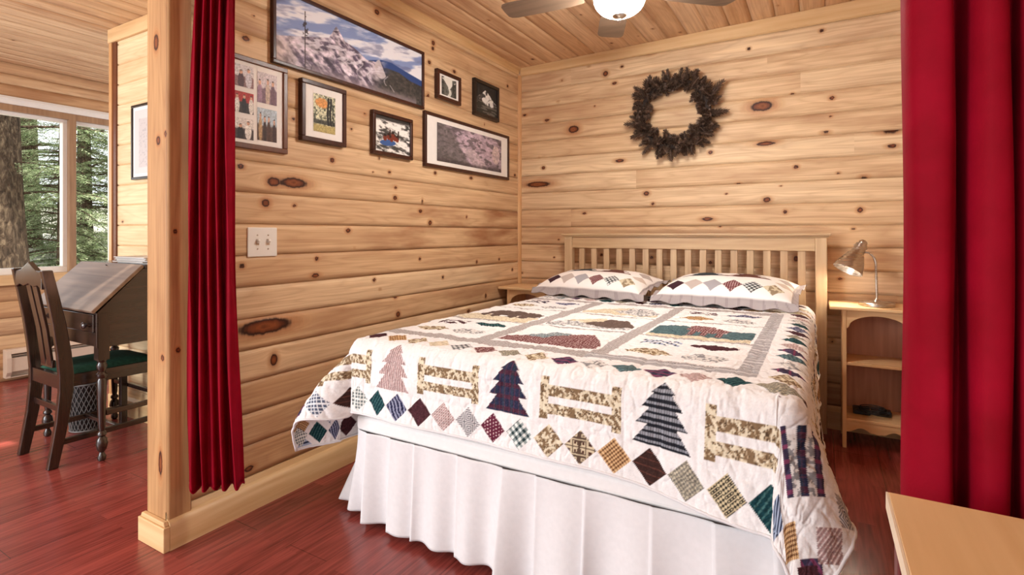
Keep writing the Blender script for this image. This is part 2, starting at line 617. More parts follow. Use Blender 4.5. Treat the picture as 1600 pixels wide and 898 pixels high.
def boards(name, mat, O, U, V, N, ulen, vedges, knots=(), breaks=(), heart_shade=(), seed=1, du=0.012, nv=14,
           thick=0.11, rnd_knots=0.9, bev=0.005, tones=None, slot=0.0017, rk=(0.006, 0.014)):
    """a wall or ceiling of tongue-and-groove boards, every board its own strip of mesh.
    knots: (u, v, half length, half height); breaks: (row, u); heart: (row, u0, u1, strength)"""
    rng = np.random.default_rng(seed)
    O, U, V, N = (np.array(a, float) for a in (O, U, V, N))
    Vs, Fs, A = [], [], {'flow': [], 'knot': [], 'along': [], 'tone': []}
    base = 0
    for r in range(len(vedges) - 1):
        v0, v1 = vedges[r], vedges[r + 1]
        us = [0.0] + sorted(u for rr, u in breaks if rr == r) + [ulen]
        rowk = [k for k in knots if v0 - 0.004 <= k[1] < v1 + 0.004]
        for s in range(len(us) - 1):
            a, b = us[s], us[s + 1]
            kn = [k for k in rowk if a - 0.05 <= k[0] <= b + 0.05]
            for _ in range(rng.poisson(rnd_knots * (b - a))):
                ku, kv = rng.uniform(a, b), rng.uniform(v0, v1)
                if any(abs(k[0] - ku) < 0.2 for k in kn):
                    continue
                rad = rng.uniform(*rk)
                kn.append((ku, kv, rad * rng.uniform(1.0, 1.7), rad))
            tone = (tones or {}).get(r, None)
            tone = rng.uniform(0.0, 0.95) if tone is None else min(1, max(0, tone + rng.uniform(-0.3, 0.3)))
            offs, red = rng.uniform(), rng.uniform(0, 0.55)
            nu = max(2, int((b - a) / du) + 1)
            uu = np.linspace(a, b, nu)
            pv = np.concatenate([[v0 + 0.0004, v0 + bev], np.linspace(v0 + bev + 0.006, v1 - bev - 0.006, nv - 4),
                                 [v1 - bev, v1 - 0.0004]])
            dep = np.zeros(nv)
            dep[0] = dep[-1] = -0.010
            if slot:
                pv[1], pv[-2] = v0 + slot, v1 - slot
                pv[2], pv[-3] = v0 + slot + 0.0006, v1 - slot - 0.0006
                dep[1] = dep[-2] = -0.010
                dep[2] = dep[-3] = -0.0012
            gu, gv = np.meshgrid(uu, pv)
            gd = np.repeat(dep[:, None], nu, 1)
            flow = gv.copy()
            kd = np.full(gv.shape, 4.0)
            for ku, kv, ru, rv in kn:
                ru, rv = (ru * 0.8, rv * 0.78) if ru < 0.03 else (ru * 0.95, rv * 0.92)
                q = ((gu - ku) / (2.4 * ru)) ** 2 + ((gv - kv) / (1.25 * rv)) ** 2
                flow -= (gv - kv) * 0.85 / np.maximum(q, 1.0)
                kd = np.minimum(kd, np.sqrt(((gu - ku) / ru) ** 2 + ((gv - kv) / rv) ** 2))
            hr = np.full(gv.shape, red)
            for rr, h0, h1, st in heart_shade:
                if rr == r:
                    w = sstep(h0, h0 + 0.35, gu) * (1 - sstep(h1 - 0.1, h1, gu))
                    hr = np.maximum(hr, st * w)
            P = O + gu[..., None] * U + gv[..., None] * V + gd[..., None] * N
            Vs.append(P.reshape(-1, 3))
            Fs.append(grid_faces(nv, nu) + base)
            base += nv * nu
            A['flow'].append(flow.ravel())
            A['knot'].append(kd.ravel())
            A['along'].append(gu.ravel() + offs * 9)
            A['tone'].append(np.stack([np.full(gv.size, tone), np.full(gv.size, offs), hr.ravel()], 1))
    # solid body behind the boards
    vt = vedges[-1]
    bx = []
    for d in (-0.0105, -thick):
        for v in (vedges[0], vt):
            for u in (0, ulen):
                bx.append(O + u * U + v * V + d * N)
    Vs.append(np.array(bx))
    Fs.append(np.array([(0, 1, 3, 2), (4, 6, 7, 5), (0, 4, 5, 1), (2, 3, 7, 6), (0, 2, 6, 4), (1, 5, 7, 3)]) + base)
    A['flow'].append(np.tile(np.linspace(0, .1, 2), 4))
    A['knot'].append(np.full(8, 4.0))
    A['along'].append(np.zeros(8))
    A['tone'].append(np.tile([0.6, 0.5, 0.3], (8, 1)))
    me = np_mesh(name, np.concatenate(Vs), np.concatenate(Fs), {k: np.concatenate(v) for k, v in A.items()})
    return me


def join_np(name, mes):
    Vs, Fs, A, base = [], [], {}, 0
    for me in mes:
        n = len(me.vertices)
        co = np.empty(n * 3, np.float32)
        me.vertices.foreach_get('co', co)
        Vs.append(co.reshape(-1, 3))
        lv = np.empty(len(me.loops), np.int32)
        me.loops.foreach_get('vertex_index', lv)
        Fs.append(lv.reshape(-1, 4) + base)
        base += n
        for k in ('flow', 'knot', 'along'):
            a = np.empty(n, np.float32)
            me.attributes[k].data.foreach_get('value', a)
            A.setdefault(k, []).append(a)
        a = np.empty(n * 4, np.float32)
        me.attributes['tone'].data.foreach_get('color', a)
        A.setdefault('tone', []).append(a.reshape(-1, 4)[:, :3])
    for me in mes:
        bpy.data.meshes.remove(me)
    return np_mesh(name, np.concatenate(Vs), np.concatenate(Fs), {k: np.concatenate(v) for k, v in A.items()})


# knots seen on the picture wall: (Y, z, half length, half height)
KL = [
    (1.305, 1.403, 0.018, 0.012), (1.556, 1.357, 0.070, 0.022), (1.456, 1.353, 0.030, 0.020), (1.417, 1.260, 0.022, 0.020),
    (1.559, 1.256, 0.012, 0.009), (1.771, 1.484, 0.015, 0.014), (2.042, 1.453, 0.008, 0.006), (2.084, 1.532, 0.010, 0.009),
    (1.871, 1.146, 0.018, 0.013), (1.913, 1.056, 0.008, 0.007), (1.310, 0.999, 0.014, 0.012), (1.681, 1.014, 0.012, 0.012),
    (1.674, 0.936, 0.025, 0.012), (2.049, 0.887, 0.013, 0.012), (2.093, 0.834, 0.011, 0.006), (1.417, 0.738, 0.120, 0.032),
    (1.456, 0.588, 0.020, 0.030), (1.341, 0.164, 0.025, 0.014), (2.164, 1.465, 0.013, 0.010), (2.562, 1.501, 0.014, 0.013),
    (2.946, 1.505, 0.020, 0.012), (2.212, 1.385, 0.013, 0.010), (2.209, 1.328, 0.017, 0.014), (2.512, 1.196, 0.020, 0.017),
    (2.894, 1.241, 0.010, 0.012), (3.539, 1.578, 0.018, 0.014), (2.418, 0.982, 0.012, 0.012), (3.015, 0.937, 0.012, 0.014),
    (3.308, 0.943, 0.013, 0.011), (2.638, 0.859, 0.012, 0.012), (3.500, 0.856, 0.014, 0.013), (2.232, 0.682, 0.018, 0.018),
    (2.212, 0.776, 0.018, 0.010), (3.128, 0.694, 0.012, 0.020), (2.916, 0.613, 0.020, 0.013), (1.361, 2.032, 0.008, 0.006),
    (1.327, 1.928, 0.020, 0.014), (2.070, 2.304, 0.020, 0.016), (2.543, 2.288, 0.018, 0.016), (2.537, 2.252, 0.015, 0.013),
    (2.506, 2.160, 0.016, 0.014), (2.494, 1.955, 0.012, 0.018), (1.554, 1.641, 0.011, 0.010), (1.983, 1.747, 0.010, 0.008),
    (1.892, 1.653, 0.010, 0.008), (3.428, 2.239, 0.014, 0.012), (3.111, 1.896, 0.006, 0.010), (2.441, 1.319, 0.008, 0.020),
    (2.424, 1.262, 0.020, 0.012)]
KL = [(y - 1.10, z, a, b) for y, z, a, b in KL]
edges = [0.001 + 0.13 * k for k in range(19)] + [2.425]
wl = boards('wall_left', M['pine'], (XW, 1.10, 0), (0, 1, 0), (0, 0, 1), (1, 0, 0), YB - 1.10, edges, KL, seed=11,
            heart_shade=((8, 0.7, 2.6, 1.0), (9, 1.1, 2.6, 0.95), (5, 0.0, 2.6, 0.5), (2, 0, 2.6, .6), (1, 0, 2.6, .8)), rnd_knots=0.25,  # heartwood higher up; lowest rows browned, the wall's lower lighting put into tone
            tones={8: 0.75, 9: 0.6, 7: 0.35, 6: 0.3, 5: 0.45, 4: 0.4, 10: 0.25, 11: 0.15, 12: 0.5, 13: 0.45, 14: 0.5, 15: 0.45,
                   16: 0.5, 17: 0.35, 3: 0.55, 2: 0.75, 1: 0.8, 0: 0.4}, thick=0.112)
struct(link(wl, 'wall_left', M['pine'], None))

KB = [
    (-1.323, 2.272, 0.022, 0.022), (-1.200, 2.303, 0.013, 0.012), (-1.002, 2.354, 0.030, 0.008), (-1.449, 2.347, 0.014, 0.008),
    (-0.383, 2.285, 0.013, 0.011), (0.010, 2.322, 0.014, 0.012), (-1.663, 2.273, 0.009, 0.008), (-1.256, 2.194, 0.020, 0.012),
    (-1.695, 2.117, 0.014, 0.008), (-1.405, 2.049, 0.009, 0.008), (-1.979, 2.049, 0.020, 0.010), (-1.786, 1.988, 0.025, 0.014),
    (-1.570, 1.899, 0.040, 0.026), (-0.311, 1.917, 0.060, 0.030), (-0.143, 1.974, 0.012, 0.008), (0.061, 1.920, 0.016, 0.013),
    (0.301, 2.090, 0.016, 0.006), (0.055, 1.813, 0.010, 0.008), (0.029, 1.722, 0.025, 0.012), (-0.289, 1.686, 0.055, 0.014),
    (-0.611, 1.655, 0.016, 0.014), (0.347, 1.617, 0.028, 0.012), (0.342, 1.696, 0.050, 0.012), (-1.219, 1.643, 0.030, 0.012),
    (-1.280, 1.589, 0.008, 0.006), (-1.818, 1.631, 0.018, 0.014), (-1.856, 1.717, 0.012, 0.007), (-1.867, 1.507, 0.100, 0.020),
    (-1.028, 1.406, 0.022, 0.018), (-0.984, 1.331, 0.014, 0.013), (-0.282, 1.339, 0.024, 0.018), (0.217, 1.453, 0.026, 0.012),
    (-0.443, 1.449, 0.020, 0.008), (-0.181, 1.262, 0.012, 0.014), (0.199, 1.265, 0.016, 0.018), (-1.484, 1.279, 0.018, 0.010),
    (-0.631, 1.225, 0.035, 0.012), (-0.205, 1.422, 0.010, 0.006), (-1.690, 1.087, 0.011, 0.009), (-1.727, 0.952, 0.010, 0.008),
    (-2.002, 0.826, 0.010, 0.009), (-0.993, 0.968, 0.014, 0.012), (-0.611, 0.944, 0.014, 0.012), (-1.352, 0.979, 0.012, 0.012),
    (-0.123, 0.980, 0.014, 0.020), (0.061, 0.507, 0.014, 0.012), (0.093, 1.482, 0.012, 0.008)]
KB = [(x - XW, z, a, b) for x, z, a, b in KB]
eb = [0.0] + [0.128 + 0.1315 * k for k in range(18)] + [2.475]
wb = boards('wall_back', M['pine'], (XW, YB, 0), (1, 0, 0), (0, 0, 1), (0, -1, 0), 3.08, eb, KB,
            breaks=((17, 0.44), (15, 1.93), (13, 1.36), (11, 0.93), (9, 0.44), (16, 1.75), (5, 2.4), (12, 2.2)), seed=5,
            heart_shade=((13, 1.35, 2.2, 0.35), (17, 0.0, 0.45, 0.6), (16, 0, .9, .5), (14, 0, .6, .5), (9, 0, .5, .7), (7, 2.0, 3.0, 0.4)),
            rnd_knots=0.25,
            tones={17: 0.2, 16: 0.3, 15: 0.25, 14: 0.3, 13: 0.25, 12: 0.2, 11: 0.2, 10: 0.25, 9: 0.3, 8: 0.35, 7: 0.4, 6: 0.25})
struct(link(wb, 'wall_back', M['pine'], None))

# right-hand wall of the alcove
er = [0.0] + [0.128 + 0.1315 * k for k in range(18)] + [2.5]
wr = boards('wall_right', M['pine'], (1.05, YB, 0), (0, -1, 0), (0, 0, 1), (-1, 0, 0), YB + 2.5, er, seed=8, du=0.04, nv=8)
struct(link(wr, 'wall_right', M['pine'], None))

# wall behind the desk
SY, SX0 = 1.66, -3.95
es = [0.0] + [0.031 + 0.128 * k for k in range(18)] + [2.335, 2.44]
ws = boards('wall_center', M['pine_white'], (SX0, SY, 0), (1, 0, 0), (0, 0, 1), (0, -1, 0), -2.145 - SX0, es, seed=21, slot=0,
            rnd_knots=0.5, tones={k: 0.15 for k in range(30)}, heart_shade=(), rk=(0.006, 0.011))
struct(link(ws, 'wall_center', M['pine_white'], None))

# outer wall with the window opening Y .30-2.32, z .80-2.18
WX = -5.39
WY0, WY1, WZ0, WZ1 = 0.30, 2.32, 0.80, 2.18
ea = [0.0, 0.09, 0.22, 0.35, 0.48, 0.61, 0.74, 0.80]
parts = [boards('a', None, (WX, -2.5, 0), (0, 1, 0), (0, 0, 1), (1, 0, 0), 6.1, ea, seed=31, du=0.03, nv=8, rnd_knots=1.0,
                tones={k: 0.85 for k in range(30)}),
         boards('b', None, (WX, -2.5, 0), (0, 1, 0), (0, 0, 1), (1, 0, 0), 6.1, [2.18, 2.28, 2.36, 2.456], seed=32, du=0.03, nv=8,
                tones={k: 0.9 for k in range(30)}, rnd_knots=0.5),
         boards('c', None, (WX, -2.5, 0), (0, 1, 0), (0, 0, 1), (1, 0, 0), WY0 + 2.5, [0.8 + 0.138 * k for k in range(11)], seed=33,
                du=0.04, nv=8),
         boards('d', None, (WX, WY1, 0), (0, 1, 0), (0, 0, 1), (1, 0, 0), 3.6 - WY1, [0.8 + 0.138 * k for k in range(11)], seed=34,
                du=0.04, nv=8)]
struct(link(join_np('wall_outer', parts), 'wall_outer', M['pine'], None))

# ceilings
vs = [0.0] + [0.113 + 0.1295 * k for k in range(24)]
vs = [v for v in vs if v < 3.02] + [3.08]
cm = boards('ceiling_alcove', M['pine_ceiling'], (XW, -2.5, CEIL0), (0, 1, 0), (1, 0, CSL), (0, 0, -1), 6.105, vs, seed=41,
            du=0.02, nv=12, thick=0.1, rnd_knots=1.3, rk=(0.006, 0.013))
struct(link(cm, 'ceiling', M['pine_ceiling'], None))
vs = [0.133 * k for k in range(25)] + [3.245]
cl = boards('ceiling_left', M['pine_ceiling'], (-5.39, -2.5, 2.44), (0, 1, 0), (1, 0, 0), (0, 0, -1), 6.105, vs, seed=43,
            du=0.03, nv=10, thick=0.1, rnd_knots=1.0, rk=(0.006, 0.014), tones={k: 0.2 for k in range(40)}, slot=0.0034)
struct(link(cl, 'ceiling_left', M['pine'], None))

fl = MB().box(-5.5, 1.16, -2.5, 3.72, -0.08, 0.0)
struct(obj('floor', fl, M['floor'], None, origin=(-1.857, 0, 0)))

# baseboards, crowns, corner strip, wall end casing
prof = [(XW, 0), (-2.0, 0), (-2.0, 0.088), (-2.004, 0.097), (-2.013, 0.104), (-2.022, 0.108), (-2.0235, 0.126), (-2.027, 0.131), (XW, 0.131)]
b = MB().prism(prof, 'y', 1.02, YB)
b.v = [(p[0], p[1], p[2]) for p in b.v]
struct(obj('baseboard_left', b, M['trim_y'], None, smooth='auto'))
b = MB().prism([(-2.178, 0), (-2.0, 0), (-2.0, 0.088), (-2.178, 0.088)], 'y', 0.998, 1.02)
b.prism([(-2.172, 0.088), (-2.006, 0.088), (-2.014, 0.104), (-2.164, 0.104)], 'y', 1.004, 1.02)
struct(obj('baseboard_end', b, M['trim_x'], None, bevel=0.003))
b = MB().prism([(YB, 0), (YB - 0.02, 0), (YB - 0.02, 0.10), (YB, 0.13)], 'x', XW, 1.05)
struct(obj('baseboard_back', b, M['trim_x'], None))
b = MB().prism([(SY, 0), (SY - 0.022, 0), (SY - 0.022, 0.10), (SY - 0.006, 0.115), (SY, 0.13)], 'x', SX0, -2.145)
struct(obj('baseboard_center', b, M['trim_x'], None))

# casing on the end of the picture wall
pa = boards('a', None, (-2.0195, 1.02, 0.088), (0, 0, 1), (-1, 0, 0), (0, -1, 0), 2.33, [0, 0.1405],
            ((0.21, .045, .045, .012), (1.38, .06, .02, .016), (1.40, .012, .014, .009), (1.74, .075, .03, .016), (2.0, .01, .02, .01)),
            seed=51, du=0.01, nv=16, thick=0.084, rnd_knots=0.2, bev=0.005, slot=0, tones={0: 0.55}, heart_shade=((0, 0.0, .9, .5),))
pb = boards('b', None, (-2.015, 1.105, 0.088), (0, 0, 1), (0, -1, 0), (1, 0, 0), 2.33, [0, 0.0845],
            ((1.05, .06, .012, .008), (.62, .05, .012, .010)), seed=57, du=0.01, nv=12, thick=0.13, rnd_knots=0.2, bev=0.005, slot=0, tones={0: 0.7}, heart_shade=((0, 0, 2.4, .4),))
struct(link(join_np('trim_1', [pa, pb]), 'trim_1', M['pine_post'], None))
# crown board on the back wall, following the ceiling
x0, x1 = XW + 0.02, 1.05
za, zb = CEIL0 + CSL * (x0 - XW), CEIL0 + CSL * (x1 - XW)
b = MB()
b.add([(x0, YB - 0.018, 2.358), (x1, YB - 0.018, 2.373), (x1, YB - 0.018, zb), (x0, YB - 0.018, za),
       (x0, YB, 2.350), (x1, YB, 2.365), (x1, YB, zb), (x0, YB, za)],
      [(0, 1, 2, 3), (7, 6, 5, 4), (0, 4, 5, 1), (1, 5, 6, 2), (2, 6, 7, 3), (3, 7, 4, 0)])
struct(obj('trim_2', b, M['trim_x'], None, bevel=0.003))
b = MB().prism([(XW, CEIL0), (XW, CEIL0 - 0.05), (XW + 0.006, CEIL0 - 0.048), (XW + 0.012, CEIL0 - 0.02), (XW + 0.03, CEIL0 - 0.006), (XW + 0.03, CEIL0)],
               'y', 1.105, YB - 0.018)
struct(obj('trim_3', b, M['trim_y'], None, smooth='auto'))
q = [(XW, YB), (XW + 0.022, YB), (XW + 0.019, YB - 0.010), (XW + 0.010, YB - 0.019), (XW, YB - 0.022)]
struct(obj('trim_4', MB().prism(q, 'z', 0.131, 2.36), M['trim_z'], None, smooth='auto'))
# the wall behind the desk: crown board and end strips
struct(obj('trim_5', MB().box(SX0 - 0.012, -2.145, SY - 0.02, SY, 2.352, 2.44), M['trim_x'], None, bevel=0.003))
struct(obj('trim_6', MB().box(SX0 - 0.004, SX0 + 0.032, SY - 0.016, SY, 0.0, 2.352), M['trim_z'], None, bevel=0.002))
struct(obj('trim_7', MB().box(SX0 + 0.032, SX0 + 0.076, SY - 0.010, SY, 0.0, 2.352), M['trim_dark'], None, bevel=0.002))

# window
win = bpy.data.objects.new('window_1', None)
C.objects.link(win)
win.location = (WX, (WY0 + WY1) / 2, WZ0)
struct(win)
b = MB().box(WX - 0.01, WX + 0.022, WY0 - 0.05, WY1 + 0.05, 2.125, 2.185)
b.box(WX + 0.022, WX + 0.03, WY0 - 0.05, WY1 + 0.05, 2.155, 2.172)
obj('head_casing', b, M['white_vinyl'], win, bevel=0.003)
obj('valance', MB().box(WX - 0.03, WX + 0.012, WY0, WY1, 2.075, 2.125), M['trim_backlit'], win, bevel=0.003)
obj('sill', MB().box(WX - 0.09, WX + 0.05, WY0 - 0.06, WY1 + 0.06, 0.735, 0.812), M['trim_y'], win, bevel=0.004)
b = MB().box(WX - 0.09, WX - 0.03, WY0, WY1, 0.812, 0.862).box(WX - 0.09, WX - 0.03, WY0, WY1, 2.05, 2.09)
for y in (WY0, 0.62, 1.925, WY1 - 0.05):
    b.box(WX - 0.09, WX - 0.03, y, y + 0.045, 0.862, 2.05)
obj('frame', b, M['white_vinyl'], win, bevel=0.003)
for y in (0.665, 1.958):
    obj('mullion', MB().box(WX - 0.03, WX + 0.012, y - 0.004, y + 0.046, 0.812, 2.08), M['trim_backlit'], win, bevel=0.003)
for y0, y1 in ((WY0 + 0.045, 0.62), (0.665, 1.925), (1.97, WY1 - 0.05)):
    obj('pane', MB().box(WX - 0.063, WX - 0.058, y0, y1, 0.862, 2.05), M['glass'], win)
# ------------------------------------------------------------------ pictures
def img_mesh(name, O, U, V, w, h, nu, nv, fn):
    """a flat print whose colours come from fn(u, v) -> (n, 3) sRGB 0..1"""
    u, v = np.meshgrid(np.linspace(0, 1, nu), np.linspace(0, 1, nv))
    O, U, V = (np.array(a, float) for a in (O, U, V))
    P = O + (u * w)[..., None] * U + (v * h)[..., None] * V
    col = lin_np(fn(u.ravel(), v.ravel()))
    return np_mesh(name, P.reshape(-1, 3), grid_faces(nv, nu), {'col': col})


def rgb(*c):
    return np.array(c, float) / 255.0


def blend(base, c, m):
    m = np.clip(m, 0, 1)[:, None]
    return base * (1 - m) + np.asarray(c) * m


def art_valley(u, v):
    """wide mountain valley under a cloudy sky"""
    n = fbm(u * 9, v * 5, 3, 5)
    cl = fbm(u * 5 + 3, v * 7 - u * 4, 9, 5)
    col = np.repeat(rgb(132, 150, 196)[None], len(u), 0)
    col = blend(col, rgb(236, 236, 242), sstep(0.42, 0.62, cl) * 0.95)
    col = blend(col, rgb(104, 110, 150), sstep(0.58, 0.75, fbm(u * 7, v * 9 - u * 5, 21, 4)) * 0.6)
    hill = np.interp(u, [0, .12, .22, .3, .335, .345, .36, .40, .46, .55, .62, .70, .78, .86, 1],
                     [.36, .46, .55, .62, .80, .84, .80, .66, .62, .50, .52, .60, .58, .50, .46]) + 0.03 * (n - .5)
    m = sstep(0, .012, hill - v)
    ridge = sstep(0.005, .02, np.interp(u, [0, .55, .66, .74, .82, 1], [.2, .5, .60, .62, .58, .5]) + .01 * (n - .5) - v)
    rock = sstep(.3, .7, fbm(u * 30 + v * 9, v * 12, 5, 5))
    col = blend(col, rgb(50, 74, 130), ridge * (u > .5))
    rk = rgb(84, 74, 92)[None] * (1 - rock[:, None]) + rgb(206, 194, 206)[None] * rock[:, None]
    rk = rk * (0.55 + 0.9 * (fbm(u * 40, v * 16, 15, 4)[:, None]))
    ro = np.clip(rk, 0, 1)
    mm = m * (1 - sstep(.62, .72, u))
    col = col * (1 - mm[:, None]) + ro * mm[:, None]
    far = sstep(0.01, .03, np.interp(u, [.55, .62, .7, .8, .9, 1], [.3, .45, .5, .5, .42, .40]) - v) * (u > .52)
    dk = fbm(u * 60, v * 30, 31, 4)
    fr = rgb(40, 40, 42)[None] * (1 - dk[:, None]) + rgb(96, 90, 84)[None] * dk[:, None]
    fm = far * sstep(.6, .75, u + .25 * (.4 - v))
    col = col * (1 - fm[:, None]) + fr * fm[:, None]
    # pale half-round cliff in the middle distance
    cl2 = ((u - .655) / .05) ** 2 + ((v - .42) / .17) ** 2
    col = blend(col, rgb(196, 186, 190), sstep(1, .8, cl2) * (u + v * .2 < .76) * .9)
    # waterfalls
    snow = sstep(.52, .66, fbm(u * 22 - v * 12, v * 14, 77, 4)) * mm * sstep(.15, .4, v)
    col = blend(col, rgb(222, 216, 226), snow * .8)
    for uu, v0, v1 in ((.40, .18, .5), (.5, .14, .42), (.575, .1, .34), (.70, .16, .34), (.74, .1, .2)):
        w = np.abs(u - uu - .02 * np.sin(v * 20))
        col = blend(col, rgb(232, 228, 236), (w < .004) * (v > v0) * (v < v1) * .45)
    # bottom mist and a slim conifer on the left
    col = blend(col, rgb(168, 152, 160), sstep(.16, .02, v) * (u > .2) * (u < .95) * .6)
    tr = (np.abs(u - .16) < .003 + .001 * (1 - v)) * (v < .86)
    cr = (np.abs(u - .16) < .05 * (.9 - v) * (.4 + .9 * vnoise(u * 70, v * 40, 8))) * (v > .5) * (v < .86) * (vnoise(u * 90, v * 34, 4) > .42)
    col = blend(col, rgb(58, 48, 52), np.maximum(tr, cr) * .85)
    col = blend(col, rgb(190, 172, 160), sstep(.5, .2, v) * sstep(.14, .02, u) * .6)
    return np.clip(col, 0, 1)


def art_people(seed, sky, ground, coats, heads=4):
    def fn(u, v):
        rng = np.random.default_rng(seed)
        n = fbm(u * 8, v * 8, seed, 4)
        col = np.repeat(rgb(*sky)[None], len(u), 0)
        col = blend(col, rgb(*ground), sstep(.55, .45, v + .15 * (n - .5)))
        for k in range(heads):
            x = (k + .5) / heads + rng.uniform(-.05, .05)
            t = rng.uniform(.62, .8)
            c = rgb(*coats[k % len(coats)])
            w = .36 / heads
            body = sstep(1.1, .9, ((u - x) / w) ** 2 + ((v - t + .42) / .4) ** 2)
            col = blend(col, c * 1.0, body * (0.75 + .5 * n))
            head = sstep(1.1, .9, ((u - x) / (w * .5)) ** 2 + ((v - t) / .10) ** 2)
            col = blend(col, rgb(206, 160, 134), head)
            col = blend(col, rgb(48, 34, 30), head * (v > t + .055))
        col = col * (.75 + .5 * fbm(u * 25, v * 25, seed + 4, 3)[:, None])
        return np.clip(col, 0, 1)
    return fn


def art_autumn(u, v):
    n = fbm(u * 14, v * 18, 2, 5)
    col = rgb(74, 80, 66)[None] * (1 - sstep(.3, .65, n)[:, None]) + rgb(214, 212, 180)[None] * sstep(.3, .65, n)[:, None]
    col = blend(col, rgb(214, 150, 84), sstep(1.2, .5, ((u - .38) / .32) ** 2 + ((v - .78) / .14) ** 2 + (n - .5)))
    col = blend(col, rgb(44, 42, 38), (sstep(.36, .3, v) * (v > .22)) * .8)
    col = blend(col, rgb(178, 162, 104), sstep(.24, .16, v + .04 * (n - .5)))
    for x, w in ((.66, .05), (.78, .045), (.9, .02)):
        col = blend(col, rgb(36, 32, 30), (np.abs(u - x - .02 * np.sin(v * 9)) < w) * (v > .2) * (v < .96 - .2 * (x > .8)))
    return np.clip(col * (.7 + .6 * fbm(u * 40, v * 50, 12, 3)[:, None]), 0, 1)


def art_rapids(u, v):
    n = fbm(u * 6 + v * 3, v * 12, 6, 5)
    col = rgb(70, 68, 66)[None] * (1 - sstep(.32, .56, n)[:, None]) + rgb(240, 238, 234)[None] * sstep(.32, .56, n)[:, None]
    col = blend(col, rgb(40, 36, 34), sstep(.86, .93, v + .1 * (n - .5)) * .9)
    raft = sstep(1.1, .9, ((u - .36) / .22) ** 2 + ((v - .28 - .1 * (u - .36)) / .085) ** 2)
    col = blend(col, rgb(60, 92, 150), raft)
    for x, y in ((.28, .40), (.38, .44), (.46, .40), (.55, .44), (.62, .42), (.5, .50)):
        col = blend(col, rgb(120, 54, 38), sstep(1.2, .8, ((u - x) / .05) ** 2 + ((v - y) / .08) ** 2))
        col = blend(col, rgb(40, 26, 24), sstep(1.2, .8, ((u - x) / .035) ** 2 + ((v - y - .08) / .035) ** 2))
    for x in (.42, .66):
        col = blend(col, rgb(60, 34, 28), (np.abs(u - x) < .02) * (v > .42) * (v < .66))
    return np.clip(col, 0, 1)


def art_gorge(u, v):
    n = fbm(u * 9, v * 9, 14, 5)
    col = np.repeat(rgb(226, 226, 220)[None], len(u), 0)
    hl = np.interp(u, [0, .2, .4, .5, .6, .8, 1], [.95, .8, .55, .42, .5, .75, .9]) + .1 * (n - .5)
    g = rgb(50, 50, 48)[None] * (1 - n[:, None]) + rgb(150, 150, 140)[None] * n[:, None]
    m = sstep(0, .03, hl - v)
    col = col * (1 - m[:, None]) + g * m[:, None]
    col = blend(col, rgb(220, 222, 216), (np.abs(u - .48 - .1 * np.sin(v * 7)) < .09 * (1.1 - v)) * (v < .45) * .9)
    col = blend(col, rgb(36, 36, 34), ((u > .72) | (u < .16)) * (n > .45) * .7)
    return np.clip(col, 0, 1)


def art_peak(u, v):
    n = fbm(u * 8, v * 8, 25, 5)
    col = np.repeat(rgb(44, 44, 44)[None], len(u), 0) * (.7 + .6 * n[:, None])
    hl = np.interp(u, [0, .15, .3, .44, .52, .66, .82, 1], [.50, .60, .72, .84, .82, .70, .56, .46]) + .05 * (n - .5)
    m = sstep(0, .02, hl - v)
    s = rgb(70, 70, 70)[None] * (1 - sstep(.38, .56, n)[:, None]) + rgb(228, 228, 226)[None] * sstep(.38, .56, n)[:, None]
    col = col * (1 - m[:, None]) + s * m[:, None]
    low = sstep(.42, .34, v + .15 * (n - .5) - .06 * np.sin(u * 7))
    col = blend(col, rgb(52, 52, 48), low)
    col = blend(col, rgb(104, 102, 96), low * sstep(.5, .6, fbm(u * 5, v * 22, 3, 3)))
    return np.clip(col, 0, 1)


def art_canyon(u, v):
    n = fbm(u * 10, v * 6, 44, 5)
    r = fbm(u * 16 + v * 5, v * 14 - u * 7, 47, 4)
    col = rgb(104, 92, 100)[None] * (1 - n[:, None]) + rgb(196, 176, 192)[None] * n[:, None]
    col = blend(col, rgb(224, 200, 218), sstep(.75, .1, np.abs(u - .55) + .5 * np.abs(v - .62)) * .5)
    col = blend(col, rgb(66, 62, 62), sstep(.52, .62, r) * .55)
    left = sstep(.36, .28, u + .35 * (v - .5) + .1 * (n - .5))
    col = blend(col, rgb(96, 92, 90), left * .7)
    cl = sstep(.05, .02, np.abs(u - .40 - .5 * (.55 - v)) - .08) * (v < .5)
    col = blend(col, rgb(206, 188, 194), cl * .6 * (.6 + .8 * r))
    col = blend(col, rgb(206, 186, 184), sstep(1, .8, ((u - .9) / .07) ** 2 + ((v - .5) / .3) ** 2) * (.3 + .9 * r))
    col = blend(col, rgb(70, 62, 64), sstep(.14, .04, v + .08 * (n - .5)) * .7)
    return np.clip(col * (.8 + .4 * fbm(u * 40, v * 24, 18, 3)[:, None]), 0, 1)


def art_map(u, v):
    n = fbm(u * 5, v * 7, 61, 4)
    col = rgb(206, 202, 200)[None] * np.ones((len(u), 1))  # washed-out greys put the glare on this picture into its colours
    inner = (u > .1) * (u < .9) * (v > .1) * (v < .86)
    col = blend(col, rgb(190, 182, 180), inner * .7)
    col = blend(col, rgb(150, 146, 150), inner * (np.abs((n * 8) % 1 - .5) < .07) * .5)
    return np.clip(col, 0, 1)


